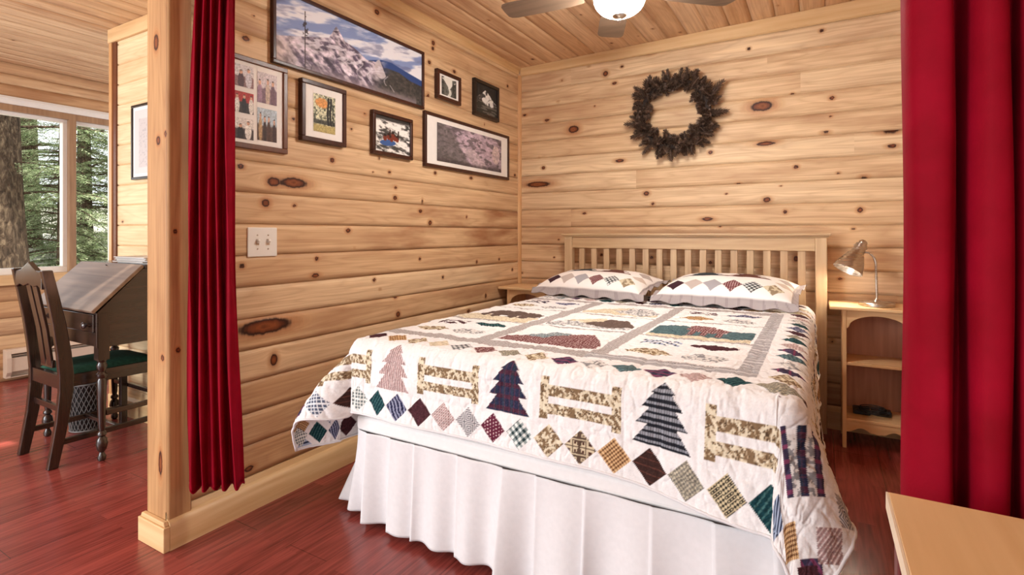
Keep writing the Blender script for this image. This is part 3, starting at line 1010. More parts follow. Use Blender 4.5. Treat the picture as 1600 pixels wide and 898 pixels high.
def picture(label, axis, a0, a1, z0, z1, fw, depth, fmat, mats, prints, wall, lip=0.004):
    """axis 'y': on the picture wall, facing +X; axis 'x': on a wall facing -Y.
    mats: mat board or not; prints: list of (a0, a1, z0, z1, fn, nu, nv)"""
    def bx(b, p0, p1, q0, q1, d0, d1):
        if axis == 'y':
            b.box(wall + d0, wall + d1, p0, p1, q0, q1)
        else:
            b.box(p0, p1, wall - d1, wall - d0, q0, q1)
        return b
    t = thing('picture_frame', label, 'picture', (wall, (a0 + a1) / 2, z0) if axis == 'y' else ((a0 + a1) / 2, wall, z0),
              'framed pictures on the knotty pine wall' if axis == 'y' else None)
    b = MB()
    for (p0, p1, q0, q1) in ((a0, a1, z0, z0 + fw), (a0, a1, z1 - fw, z1), (a0, a0 + fw, z0 + fw, z1 - fw), (a1 - fw, a1, z0 + fw, z1 - fw)):
        bx(b, p0, p1, q0, q1, 0.0, depth)
    obj('frame', b, fmat, t, bevel=0.003)
    if mats:
        obj('mat_board', bx(MB(), a0 + fw - .002, a1 - fw + .002, z0 + fw - .002, z1 - fw + .002, 0.001, depth - lip - .004), M['mat_white'], t)
    dd = depth - lip - (.0025 if mats else .006)
    for (p0, p1, q0, q1, fn, nu, nv) in prints:
        if axis == 'y':
            me = img_mesh('photo', (wall + dd, p0, q0), (0, 1, 0), (0, 0, 1), p1 - p0, q1 - q0, nu, nv, fn)
        else:
            me = img_mesh('photo', (p0, wall - dd, q0), (1, 0, 0), (0, 0, 1), p1 - p0, q1 - q0, nu, nv, fn)
        link(me, 'photo', M['photo'], t)
    return t


D = 0.022
W0 = XW
picture('wide dark-framed color photo of a rocky mountain valley under clouds, largest picture on the wall', 'y',
        1.437, 2.436, 1.860, 2.196, 0.017, D, M['frame_dark'], False, [(1.452, 2.421, 1.875, 2.181, art_valley, 330, 120)], W0)
red, wht, blk, tan = (150, 40, 40), (226, 222, 216), (40, 36, 40), (180, 150, 110)
cp = [(1.371, 1.462, 1.678, 1.806, art_people(3, (206, 196, 200), (120, 96, 110), [(160, 130, 150), (196, 176, 160), (110, 84, 96)], 3), 46, 62),
      (1.371, 1.462, 1.520, 1.656, art_people(5, (176, 190, 200), (90, 70, 60), [tan, (60, 44, 40), (80, 56, 46), (66, 46, 44)], 4), 46, 66),
      (1.238, 1.354, 1.725, 1.813, art_people(7, (210, 204, 206), (140, 110, 110), [(96, 74, 80), (84, 60, 66), (200, 196, 204)], 3), 58, 46),
      (1.238, 1.354, 1.619, 1.704, art_people(9, (170, 50, 46), (60, 50, 50), [wht, wht, blk, wht], 4), 58, 46),
      (1.238, 1.354, 1.514, 1.598, art_people(11, (220, 214, 210), (70, 60, 60), [wht, blk, wht], 3), 58, 46)]
picture('brown-framed collage of small group photos in a white mat, partly behind the left curtain', 'y',
        1.180, 1.513, 1.477, 1.851, 0.022, D - .004, M['frame_brown'], True, cp, W0)
picture('upright brown-framed photo of an autumn tree in a white mat, between collage and raft picture', 'y',
        1.578, 1.837, 1.552, 1.831, 0.021, D + .006, M['frame_dark'], True, [(1.645, 1.771, 1.603, 1.777, art_autumn, 70, 96)], W0)
picture('small dark-framed photo of a blue raft in white rapids, no mat', 'y',
        2.018, 2.330, 1.548, 1.778, 0.020, D + .004, M['frame_dark'], False, [(2.036, 2.312, 1.566, 1.760, art_rapids, 130, 92)], W0)
picture('smallest dark-framed picture on the wall, a pale gorge view in a white border', 'y',
        2.552, 2.800, 1.956, 2.136, 0.024, D + .004, M['frame_dark'], True, [(2.600, 2.752, 1.990, 2.102, art_gorge, 70, 52)], W0)
picture('black-framed dark photo of a snowy peak, nearest the corner of the room', 'y',
        2.955, 3.272, 1.935, 2.183, 0.024, D + .004, M['frame_black'], False, [(2.978, 3.249, 1.958, 2.160, art_peak, 110, 82)], W0)
picture('long dark-framed mauve canyon photo in a wide white mat, beneath the two small pictures', 'y',
        2.440, 3.420, 1.530, 1.858, 0.020, D, M['frame_dark'], True, [(2.560, 3.312, 1.575, 1.810, art_canyon, 230, 80)], W0)
picture('black-framed glare-greyed print on the pale wall above the desk, half hidden by the wall end', 'x',
        -3.656, -3.06, 1.459, 1.914, 0.016, 0.024, M['frame_black'], True, [(-3.62, -3.096, 1.495, 1.878, art_map, 80, 70)], SY)

# ------------------------------------------------------------------ light switch
sw = thing('light_switch', 'white double toggle light switch plate on the knotty pine wall', 'light switch', (XW, 1.40, 1.034))
obj('plate', MB().box(XW, XW + 0.006, 1.332, 1.468, 1.034, 1.156), M['white_plastic'], sw, bevel=0.003)
for y in (1.3755, 1.4245):
    tg = obj('toggle', MB().obox((XW + 0.004, y, 1.095), (XW + 0.019, y, 1.103), 0.010, 0.012), M['white_plastic'], sw, bevel=0.002)
    s = MB()
    for z in (1.066, 1.124):
        s.lathe([(0.0035, 0), (0.0030, 0.0015)], (XW + 0.006, y, z), 12, Matrix.Rotation(PI / 2, 3, 'Y'))
    s.box(XW + 0.0055, XW + 0.0066, y - 0.007, y + 0.007, 1.082, 1.108)
    obj('screw', s, M['nickel'], sw)

# ------------------------------------------------------------------ curtains and rod
rod = thing('curtain_rod', 'brushed metal curtain rod above the alcove opening', 'curtain rod', (-0.5, 1.13, 2.28))
obj('rod', MB().tube([(XW, 1.13, 2.28), (1.05, 1.13, 2.28)], 0.012, 16), M['nickel'], rod, smooth='auto')
for x in (-1.985, 1.03):
    obj('bracket', MB().box(x - 0.008, x + 0.008, 1.115, 1.145, 2.262, 2.40), M['nickel'], rod, bevel=0.002)


def smooth_path(P, n):
    """Catmull-Rom through 2-D control points"""
    P = np.array(P, float)
    Q = np.vstack([2 * P[0] - P[1], P, 2 * P[-1] - P[-2]])
    out = []
    m = len(P) - 1
    for i in range(n):
        t = i / (n - 1) * m
        k = min(int(t), m - 1)
        t -= k
        a, b, c, d = Q[k:k + 4]
        out.append(0.5 * ((2 * b) + (-a + c) * t + (2 * a - 5 * b + 4 * c - d) * t * t + (-a + 3 * b - 3 * c + d) * t ** 3))
    return np.array(out)


def curtain(name, label, low, high, z0, z1, hem_wave, nz=60, n=240, origin=None, bow=0.0):
    a, b = smooth_path(low, n), smooth_path(high, n)
    rows = []
    for i in range(nz):
        t = i / (nz - 1)
        w = t ** 0.8
        p = a * (1 - w) + b * w - np.array([.5, .866]) * bow * 4 * t * (1 - t)
        s = np.linspace(0, 1, n)
        z = z0 + (z1 - z0) * t + (1 - t) * hem_wave(s)
        x = p[:, 0] + 0.0025 * np.sin(z * 7 + s * 30)
        y = p[:, 1] + 0.0025 * np.cos(z * 6 + s * 22)
        rows.append([(x[k], y[k], z[k]) for k in range(n)])
    t = thing(name, label, 'curtain', origin)
    o = obj('drape', MB().grid(rows), M['velvet'], t, smooth=True, solid=0.003)
    # stitched hem band
    hem = [[(p[0], p[1], p[2] + d) for p, d in zip(rows[0], [dz] * n)] for dz in (-0.001, 0.006)]
    obj('hem', MB().grid(hem), M['velvet'], t, smooth=True, solid=0.006)
    top = rows[-1]
    for k in range(6, n, 24):
        rings = MB().tube([(top[k][0], 1.13 + 0.017 * math.cos(q), 2.28 + 0.017 * math.sin(q)) for q in np.linspace(0, 2 * PI, 16)], 0.0025, 6)
        rings.tube([(top[k][0], 1.13, 2.263), (top[k][0], top[k][1], z1 - 0.01)], 0.002, 6)
        obj('ring', rings, M['nickel'], t)
    return t


def gathered(p0, p1, amp, folds, seed, n=150):
    """plan of a gathered drape: folds of uneven width along the line p0-p1"""
    rg = np.random.default_rng(seed)
    w = rg.uniform(.7, 1.35, folds)
    e = np.r_[0, np.cumsum(w)] / w.sum()
    s = np.linspace(0, 1, n)
    ph = np.interp(s, e, np.arange(folds + 1))
    o = -np.cos(ph * 2 * PI)
    o = np.sign(o) * np.abs(o) ** .75 * (amp * (.8 + .3 * np.sin(ph * 2.1 + seed)))
    p0, p1 = np.array(p0), np.array(p1)
    nn = np.array([.76, -.65])
    return [tuple(p0 + (p1 - p0) * q + nn * d) for q, d in zip(s, o)]


lo = gathered((-1.980, 1.070), (-1.838, 1.196), .022, 5, 6)
hi = gathered((-1.962, 1.090), (-1.862, 1.180), .020, 5, 6)
curtain('curtain', 'red velvet curtain gathered against the end of the pine wall, beside the collage', lo, hi, 0.20, 2.255,
        lambda s: 0.028 * np.maximum(0, 1 - s / 0.12) + 0.006 * np.sin(s * 34), origin=(-1.93, 1.12, 0.20), bow=0.017)
lo = [(0.128, 1.165), (0.133, 1.140), (0.150, 1.118), (0.178, 1.108), (0.190, 1.122), (0.196, 1.165), (0.205, 1.175), (0.211, 1.150), (0.216, 1.118),
      (0.232, 1.098), (0.256, 1.102), (0.264, 1.140), (0.270, 1.150), (0.274, 1.115), (0.292, 1.092), (0.316, 1.10), (0.326, 1.16), (0.340, 1.17),
      (0.352, 1.10), (0.385, 1.09), (0.405, 1.16), (0.43, 1.17), (0.445, 1.10), (0.48, 1.09), (0.50, 1.16)]
curtain('curtain', 'dark red velvet curtain hanging in folds behind the pale side table', lo, lo, 0.04, 2.255,
        lambda s: 0.004 * np.sin(s * 40), origin=(0.31, 1.13, 0.04))

# ------------------------------------------------------------------ ceiling fan
FX, FY, FR = -0.765, 2.262, 0.56
fz = CEIL0 + CSL * (FX - XW)
fan = thing('ceiling_fan', 'brushed nickel ceiling fan with lit white globe and grey wood blades', 'ceiling fan', (FX, FY, fz))
obj('canopy', MB().lathe([(0.03, 2.36), (0.085, 2.375), (0.10, 2.40), (0.10, fz + 0.002)], (FX, FY, 0), 40), M['nickel'], fan, smooth='auto')
obj('motor_housing', MB().lathe([(0.05, 2.195), (0.11, 2.20), (0.135, 2.225), (0.14, 2.27), (0.125, 2.315), (0.07, 2.345), (0.04, 2.362)],
                                (FX, FY, 0), 48), M['nickel'], fan, smooth='auto')
obj('light_fitter', MB().lathe([(0.05, 2.196), (0.118, 2.19), (0.122, 2.178), (0.112, 2.165)], (FX, FY, 0), 48), M['nickel'], fan, smooth='auto')
gp = [(0.004, 2.089)] + [(0.113 * math.sin(a) ** 0.85, 2.172 - 0.083 * math.cos(a)) for a in np.linspace(0.18, PI / 2, 14)] + [(0.116, 2.178)]
obj('globe', MB().lathe(gp, (FX, FY, 0), 48), M['globe'], fan, smooth='auto')
obj('finial', MB().lathe([(0.003, 2.062), (0.011, 2.067), (0.012, 2.076), (0.008, 2.081), (0.028, 2.086), (0.037, 2.096)], (FX, FY, 0), 28), M['nickel'], fan, smooth='auto')
obj('pull_chain', MB().tube([(FX + 0.075, FY - 0.10, 2.165), (FX + 0.078, FY - 0.105, 2.12), (FX + 0.078, FY - 0.105, 2.10)], [0.0012, 0.0012, 0.003], 8), M['nickel'], fan)
ang = [math.radians(114 + 72 * k) for k in range(5)]
for a in ang:
    d, s = Vector((math.cos(a), math.sin(a), 0)), Vector((-math.sin(a), math.cos(a), 0))
    out = [(0.17, 0.046), (0.24, 0.060), (0.38, 0.067), (0.52, 0.068), (0.546, 0.060), (0.556, 0.045), (0.558, 0.0)]
    pts = [(r, w) for r, w in out] + [(r, -w) for r, w in out[-2::-1]]
    b = MB()
    vs = []
    for zz in (-0.003, 0.003):
        for r, w in pts:
            vs.append(Vector((FX, FY, 2.205 + zz)) + d * r + s * w + Vector((0, 0, 0.10 * w)))
    n = len(pts)
    b.add(vs, [tuple(range(n - 1, -1, -1)), tuple(range(n, 2 * n))] + [(i, (i + 1) % n, n + (i + 1) % n, n + i) for i in range(n)])
    bl = obj('blade', b, M['blade'], fan)
    c0 = Vector((FX, FY, 2.215))
    arm = MB().obox(c0 + d * 0.12, c0 + d * 0.21 + Vector((0, 0, -0.002)), 0.03, 0.006)
    arm.obox(c0 + d * 0.20 + s * 0.03, c0 + d * 0.20 - s * 0.03, 0.05, 0.006)
    obj('blade_arm', arm, M['nickel'], bl, bevel=0.002)

# ------------------------------------------------------------------ pine-cone wreath
WC = Vector((-0.834, YB, 1.92))
wreath = thing('wreath', 'round brown pine cone wreath hanging on the back wall', 'wreath', (WC.x, WC.y, WC.z - 0.3))
ring = MB().tube([(WC.x + 0.215 * math.cos(a), YB - 0.035, WC.z + 0.215 * math.sin(a)) for a in np.linspace(0, 2 * PI, 49)], 0.020, 10, caps=False)
obj('ring', ring, M['twig'], wreath, smooth=True)


def cone_mesh(seed, L=0.085, R=0.017, nsc=64):
    """a slim pine cone: tapered core with upturned pointed scales, along +Z from the origin"""
    rng = random.Random(seed)
    b = MB().lathe([(0.004, 0), (R * .55, L * .12), (R * .6, L * .5), (R * .35, L * .85), (0.002, L)], (0, 0, 0), 10)
    for k in range(nsc):
        t = (k + .5) / nsc
        a = k * 2.39996 + rng.uniform(-.2, .2)
        z = L * (.03 + .93 * t)
        rr = R * (.55 if t < .6 else .55 - .4 * (t - .6) / .4)
        ln = R * (1.7 if t < .75 else 1.15) * rng.uniform(.8, 1.2)
        d = Vector((math.cos(a), math.sin(a), 0))
        s = Vector((-math.sin(a), math.cos(a), 0))
        up = Vector((0, 0, 1))
        tip = (d * .8 + up * (.45 + .6 * t)).normalized()
        p = d * rr + up * z
        w = R * .21
        q = p + tip * ln * .55
        e = p + tip * ln
        th = up * 0.0022
        b.add([p - s * w * .5, p + s * w * .5, q + s * w, q - s * w, e, q - th, p - th], [(0, 1, 2, 3), (3, 2, 4), (5, 2, 1), (5, 3, 4), (5, 4, 2), (0, 3, 5), (0, 5, 6, 1)])
    me = bpy.data.meshes.new('pine_cone')
    me.from_pydata([tuple(v) for v in b.v], [], b.f)
    me.materials.append(M['cone'])
    return me


cms = [cone_mesh(1), cone_mesh(2, 0.065, 0.020, 56), cone_mesh(3, 0.10, 0.016, 74)]
rng = random.Random(4)


def add_cone(me, p, direction, sc=1.0):
    o = bpy.data.objects.new('pine_cone', me)
    C.objects.link(o)
    o.parent = wreath
    q = Vector(direction).to_track_quat('Z', 'Y')
    o.matrix_local = Matrix.LocRotScale(Vector(p) - wreath.location, q, (sc, sc, sc))


for k in range(34):            # outer fringe
    a = 2 * PI * k / 34 + rng.uniform(-.06, .06)
    r = 0.215 + rng.uniform(0, .015)
    d = Vector((math.cos(a + rng.uniform(-.5, .5)), -rng.uniform(0.05, .5), math.sin(a + rng.uniform(-.5, .5))))
    add_cone(cms[(0, 2, 2, 1)[k % 4]], (WC.x + r * math.cos(a), YB - 0.045, WC.z + r * math.sin(a)), d, rng.uniform(.7, 1.15))
for k in range(26):            # inner fringe
    a = 2 * PI * k / 26 + rng.uniform(-.08, .08)
    r = 0.205
    d = Vector((-math.cos(a + rng.uniform(-.7, .7)), -rng.uniform(0.2, .9), -math.sin(a + rng.uniform(-.7, .7))))
    add_cone(cms[k % 3], (WC.x + r * math.cos(a), YB - 0.045, WC.z + r * math.sin(a)), d, rng.uniform(.65, .85))
for k in range(36):            # front, some seen end on
    a = 2 * PI * k / 36 + rng.uniform(-.08, .08)
    r = rng.uniform(.175, .26)
    d = Vector((rng.uniform(-.9, .9), -1.0, rng.uniform(-.9, .9)))
    add_cone(cms[k % 3], (WC.x + r * math.cos(a), YB - 0.05, WC.z + r * math.sin(a)), d, rng.uniform(.7, 1.0))
add_cone(cms[2], (WC.x + 0.24, YB - 0.05, WC.z - 0.02), (1, -.15, -.02), 1.0)
add_cone(cms[2], (WC.x + 0.225, YB - 0.05, WC.z + 0.10), (.75, -.15, .6), 1.15)

# the smaller cones and tufts packed between them
b = MB()
for k in range(110):
    a = 2 * PI * k / 110 + rng.uniform(-.05, .05)
    r = rng.uniform(.168, .255)
    d = Vector((math.cos(a) * rng.uniform(-.7, 1.0) + rng.uniform(-.6, .6), -rng.uniform(.3, 1.1), math.sin(a) * rng.uniform(-.7, 1.0) + rng.uniform(-.6, .6)))
    Rm = Matrix.LocRotScale(Vector((WC.x + r * math.cos(a), YB - 0.03, WC.z + r * math.sin(a))), d.to_track_quat('Z', 'Y'), Vector((.72,) * 3))
    src = cms[k % 3]
    b.add([Rm @ v.co for v in src.vertices], [tuple(p.vertices) for p in src.polygons])
o = obj('pine_cones', b, M['cone'], wreath)
o['kind'] = 'stuff'
# ------------------------------------------------------------------ bed
XL, XR, YF, ZT = -1.56, -0.03, 1.42, 0.73      # quilt top edges and height
bed = thing('bed', 'queen bed with slatted pine headboard and white mattress', 'bed', (-0.785, 2.5, 0))
hb = None
HY0, HY1 = 3.475, 3.515
b = MB().box(-1.600, 0.056, HY0 - 0.022, HY1 + 0.010, 1.118, 1.132)
b.box(-1.590, 0.046, HY0 - 0.012, HY1 + 0.004, 1.108, 1.118)
obj('headboard_cap', b, M['bed_x'], bed, bevel=0.003)
for x0, x1 in ((-1.580, -1.522), (-0.022, 0.036)):
    obj('post', MB().box(x0, x1, HY0 - 0.008, HY1 + 0.004, 0, 1.108), M['bed_z'], bed, bevel=0.004)
obj('rail', MB().box(-1.522, -0.022, HY0, HY1 - 0.008, 1.030, 1.108), M['bed_x'], bed, bevel=0.003)
obj('rail', MB().box(-1.522, -0.022, HY0, HY1 - 0.008, 0.50, 0.60), M['bed_x'], bed, bevel=0.003)
n_sl = 16
for k in range(n_sl):
    xc = -1.522 + 1.5 * (k + 0.75) / (n_sl + 0.5)
    w = 0.020
    obj('slat', MB().box(xc - w, xc + w, HY0 + 0.008, HY1 - 0.016, 0.60, 1.030), M['bed_z'], bed, bevel=0.002)
b = MB().box(XL + 0.05, XL + 0.08, 1.5, HY0, 0.12, 0.18).box(XR - 0.08, XR - 0.05, 1.5, HY0, 0.12, 0.18)
b.box(XL + 0.05, XR - 0.05, 1.5, 1.53, 0.12, 0.18)
for x in (XL + 0.1, XR - 0.1):
    for y in (1.6, 3.2):
        b.lathe([(0.03, 0), (0.03, 0.13)], (x, y, 0), 16)
obj('bed_frame', b, M['steel_frame'], bed)


def soft_box(x0, x1, y0, y1, z0, z1, r):
    b = MB().box(x0, x1, y0, y1, z0, z1)
    return b


bs = soft_box(XL + 0.02, XR - 0.02, YF + 0.035, HY0 - 0.01, 0.375, 0.44, 0.03)
bs.box(XL + 0.08, XR - 0.08, YF + 0.10, HY0 - 0.012, 0.18, 0.376)
obj('box_spring', bs, M['mattress'], bed, bevel=0.02, bseg=4)
obj('mattress', soft_box(XL + 0.025, XR - 0.025, YF + 0.04, HY0 - 0.012, 0.44, 0.705, 0.06), M['mattress'], bed, bevel=0.055, bseg=5)

# ------------------------------------------------------------------ gathered bed skirt
rng = np.random.default_rng(3)
top_path = [(XL + 0.012, 3.40), (XL + 0.010, 1.50)] + [(XL + 0.01 + 0.05 * (1 - math.cos(a)), YF + 0.08 - 0.055 * math.sin(a)) for a in np.linspace(0.1, PI / 2, 6)] + \
    [(XR - 0.06 + 0.05 * math.sin(a) - 0.0, YF + 0.08 - 0.055 * math.cos(a)) for a in np.linspace(0, PI / 2 - 0.1, 6)] + [(XR - 0.01, 1.50), (XR - 0.012, 3.40)]
hem_path = [(XL - 0.03, 3.40), (XL - 0.10, 2.4), (XL - 0.185, 1.66), (XL - 0.19, 1.60), (XL - 0.14, 1.545), (XL - 0.04, 1.51), (XL + 0.10, 1.485), (XL + 0.3, 1.468),
            (-0.8, 1.44), (-0.4, 1.425), (-0.12, 1.405), (-0.03, 1.40), (0.02, 1.425), (0.035, 1.47), (0.03, 1.7), (0.01, 2.4), (0.0, 3.40)]


def resample(P, n):
    P = np.array(P, float)
    d = np.r_[0, np.cumsum(np.linalg.norm(np.diff(P, axis=0), axis=1))]
    t = np.linspace(0, d[-1], n)
    return np.stack([np.interp(t, d, P[:, i]) for i in range(P.shape[1])], 1), t


ns = 1100
tp, tt = resample(top_path, ns)
hp, ht = resample([tuple(p) for p in smooth_path(hem_path, 200)], ns)
tan_ = np.gradient(hp, axis=0)
tan_ /= np.linalg.norm(tan_, axis=1)[:, None]
nrm = np.stack([tan_[:, 1], -tan_[:, 0]], 1)
nrm[nrm @ np.array([0, 0]) > 1] *= 1
sgn = np.where(((hp - np.array([-0.8, 2.4])) * nrm).sum(1) < 0, -1, 1)
nrm *= sgn[:, None]
# soft flutes with a few sharp pleats
ph = np.cumsum(0.5 + 1.0 * vnoise(tt * 3.2, tt * 0, 5)) * (tt[1] - tt[0])
wave = np.sin(ph * 46) * (0.35 + 0.65 * vnoise(tt * 2.1 + 7, tt * 0, 9))
pleat = np.zeros(ns)
for s in np.arange(0.12, tt[-1], 0.155):
    s += rng.uniform(-.045, .045)
    pleat += rng.uniform(.5, 1.0) * np.exp(-np.maximum(0, tt - s) / 0.035) * (tt > s - 0.004)
rows = []
nz = 40
for i in range(nz):
    w = i / (nz - 1)                       # 0 top, 1 hem
    p = tp * (1 - w ** 0.9) + hp * w ** 0.9
    amp = 0.004 + 0.022 * w
    off = amp * wave + (0.006 + 0.024 * w) * (pleat - .3)
    z = 0.385 * (1 - w) + 0.035 * w + w * 0.012 * np.sin(ht * 2.3) + 0.06 * w * np.exp(-((ht - ht[np.argmin(np.abs(hp[:, 0] - (XL - .17)))]) / .16) ** 2)
    q = p + nrm * off[:, None]
    rows.append([(q[k, 0], q[k, 1], z[k]) for k in range(ns)])
sk = obj('bed_skirt', MB().grid(rows), M['linen'], None, smooth=True, solid=0.002, origin=(-0.785, 2.4, 0.035))
tag(sk, 'white gathered cotton bed skirt reaching from under the mattress to the floor', 'bed skirt')

# ------------------------------------------------------------------ patchwork quilt
QX = -0.86                      # middle of the patchwork
FX0, FX1, FY0, FY1 = QX - 0.71, QX + 0.71, 1.585, 2.895
HEM = 0.402
res = 0.003
a = np.arange(FX0 - HEM, FX1 + HEM - 0.01 + res / 2, res)
bb = np.arange(FY0 - HEM, FY1 + HEM + res / 2, res)
A, B = np.meshgrid(a, bb)


def q_color(A, B):
    sh = A.shape
    x, y = A.ravel(), B.ravel()
    n = x.size
    col = np.repeat(rgb(234, 231, 230)[None], n, 0)
    fine = vnoise(x * 420, y * 420, 3)

    def fabric(kind, m, u, v, s=1.0):
        """paint fabric 'kind' where m (bool); u, v local metres"""
        idx = np.nonzero(m)[0]
        if len(idx) == 0:
            return
        u, v, f = u[idx] / s, v[idx] / s, fine[idx][:, None]
        sq = lambda t, p, d=.5: ((t / p) % 1 < d)[:, None]
        c1 = lambda c: np.repeat(rgb(*c)[None], len(idx), 0)
        if kind == 'gridgreen':
            c = np.where(sq(u, .0125, .28) | sq(v, .0125, .28), rgb(232, 232, 226), rgb(112, 122, 122))
        elif kind == 'teal':
            c = np.where(sq(u + v * .7, .015, .3), rgb(58, 92, 92), rgb(20, 52, 58)) * (.8 + .5 * f)
        elif kind == 'navy':
            c = np.where(sq(u - v * .6 + .004 * np.sin(v * 90), .016, .45), rgb(150, 152, 176), rgb(34, 36, 66))
        elif kind == 'maroon':
            c = c1((72, 40, 46)) * (.75 + .5 * f)
        elif kind == 'pink':
            c = np.where(sq(u, .009, .25) ^ sq(v, .009, .25), rgb(216, 200, 196), rgb(158, 126, 124)) * (.85 + .3 * f)
        elif kind == 'check':
            c = np.where(sq(u + v, .013, .5) ^ sq(u - v, .013, .5), rgb(218, 214, 212), rgb(84, 82, 92))
        elif kind == 'dots':
            d = ((u / .011) % 1 - .5) ** 2 + ((v / .011 + np.floor(u / .011) * .5) % 1 - .5) ** 2
            c = np.where((d < .045)[:, None], rgb(222, 196, 196), rgb(96, 36, 56))
        elif kind == 'gingham':
            p, q = sq(u + v, .026), sq(u - v, .026)
            c = np.where(p & q, rgb(40, 58, 62), np.where(p | q, rgb(140, 152, 150), rgb(230, 232, 228)))
        elif kind == 'blackgingham':
            p, q = sq(u + v, .024), sq(u - v, .024)
            c = np.where(p & q, rgb(34, 36, 40), np.where(p | q, rgb(150, 150, 152), rgb(232, 230, 228)))
        elif kind == 'camo':
            nz = fbm((u * .8 + v * .6) * 150, (v * .8 - u * .6) * 105, 8, 2)[:, None]
            c = np.where(nz > .6, rgb(128, 104, 78), np.where(nz > .44, rgb(182, 162, 132), rgb(222, 210, 184)))
            c = np.where(np.abs(nz - .52) < .03, rgb(92, 72, 54), c)
        elif kind == 'squares':
            d = np.maximum(np.abs((u / .022) % 1 - .5), np.abs((v / .022) % 1 - .5))[:, None]
            c = np.where(((d * 9) % 1 < .45), rgb(206, 190, 160), rgb(92, 74, 62))
            c = np.where(d < .13, rgb(70, 34, 30), c)
        elif kind == 'orange':
            p, q = sq(u + v, .0125), sq(u - v, .0125)
            c = np.where(p & q, rgb(70, 44, 34), np.where(p | q, rgb(168, 124, 84), rgb(222, 190, 144)))
        elif kind == 'brown':
            c = np.where(sq(u, .018, .12) | sq(v, .018, .12), rgb(92, 56, 48), rgb(58, 38, 34)) * (.85 + .3 * f)
        elif kind == 'tile':
            c = np.where(sq(u, .011) ^ sq(v, .011), rgb(176, 168, 148), rgb(116, 112, 104)) * (.8 + .4 * f)
        elif kind == 'tan':
            c = np.where(sq(u + v, .011, .3) | sq(u - v, .011, .3), rgb(208, 192, 156), rgb(52, 48, 44))
        elif kind == 'bluestripe':
            c = np.where(sq(u, .017, .45), rgb(46, 54, 76), rgb(162, 176, 200))
        elif kind == 'plaid':
            c = c1((44, 46, 70))
            c = np.where(sq(v, .036, .4), rgb(72, 40, 56), c)
            c = np.where(sq(u, .03, .3), c * .6 + rgb(50, 70, 78) * .4, c)
            c = np.where(sq(u, .018, .12) | sq(v, .018, .12), c * .5 + rgb(110, 56, 70) * .5, c) * (.8 + .4 * f)
        elif kind == 'purple':
            c = np.where(sq(u, .024, .4), rgb(84, 66, 92), rgb(58, 52, 74))
            c = np.where(sq(v, .03, .25), rgb(124, 62, 92), c)
        elif kind == 'buffalo':
            c = np.where(sq(v, .016), rgb(38, 40, 48), rgb(150, 152, 160))
            c = np.where(sq(u, .007, .45), c * .72, c)
        elif kind == 'cloud':
            nz = fbm(u * 130, v * 130, 18, 2)[:, None]
            c = np.where(nz > .52, rgb(138, 136, 138), rgb(220, 216, 212))
        elif kind == 'bear':
            c = np.where(sq(u, .006, .3) | sq(v, .006, .3), rgb(110, 92, 84), rgb(86, 70, 64)) * (.85 + .3 * f)
        elif kind == 'gridblue':
            c = np.where(sq(u, .013, .3) | sq(v, .013, .3), rgb(226, 228, 232), rgb(84, 92, 112))
        elif kind == 'sash':
            c = np.where(sq(u + v * .2, .0052, .4), rgb(196, 188, 184), rgb(156, 148, 146))
        elif kind == 'sashdark':
            c = np.where(sq(v, .0065, .42), rgb(112, 108, 112), rgb(204, 200, 200))
        elif kind == 'tealdot':
            d = ((u / .008) % 1 - .5) ** 2 + ((v / .008) % 1 - .5) ** 2
            c = np.where((d < .07)[:, None], rgb(220, 222, 220), rgb(98, 116, 122))
        elif kind == 'maroondot':
            d = ((u / .010) % 1 - .5) ** 2 + ((v / .010) % 1 - .5) ** 2
            c = np.where((d < .05)[:, None], rgb(214, 190, 186), rgb(112, 66, 66))
        elif kind == 'lake':
            c = np.where(sq(v + .003 * np.sin(u * 60), .012, .5), rgb(66, 88, 96), rgb(92, 116, 118)) * (.85 + .3 * f)
        elif kind == 'cream':
            nz = fbm(u * 160, v * 160, 28, 2)[:, None]
            c = np.where(nz > .5, rgb(222, 210, 184), rgb(196, 182, 156))
        else:
            c = c1((200, 196, 194)) * (.85 + .3 * f)
        col[idx] = c

    row_a = ['gridblue', 'brown', 'gridgreen', 'teal', 'navy', 'maroon', 'pink', 'check', 'dots', 'gingham', 'camo', 'squares', 'orange', 'brown', 'tile', 'tan',
             'teal', 'bluestripe', 'orange', 'purple']
    row_b = ['maroon', 'navy', 'teal', 'cloud', 'pink', 'maroon', 'orange', 'camo', 'cream', 'blackgingham', 'maroondot', 'tile', 'camo', 'purple', 'cloud', 'lake',
             'purple', 'pink', 'teal', 'tile']
    step = 0.0985
    nf, nl, nr, nb = FY0 - y, FX0 - x, x - FX1, y - FY1
    # rows of diamonds: inner row n = .072, outer row n = .345
    for nn, al, o0, fl in ((nf, x, -1.477, 1), (nl, y, 1.515, 2), (nr, y, 1.515, 3), (nb, x, -1.477, 4)):
        for depth, kinds, sh0 in ((0.072, row_b, 5), (0.348, row_a, 2)):
            k = np.round((al - o0) / step)
            du = al - (o0 + k * step)
            dv = nn - depth
            m = (np.abs(du) + np.abs(dv) < 0.0475)
            if depth < .1:
                other = np.maximum(nl, nr) if fl in (1, 4) else np.maximum(nf, nb)
                m &= other < 0.125
            for j, kd in enumerate(kinds):
                mm = m & (((k.astype(int) + sh0 + 3 * (fl - 1)) % len(kinds)) == j)
                fabric(kd, mm, du + .003, dv)
    # trees and fences
    tiers = [(0.0, .062, .079, .030), (.050, .102, .070, .026), (.092, .136, .056, .018), (.128, .160, .034, .0)]

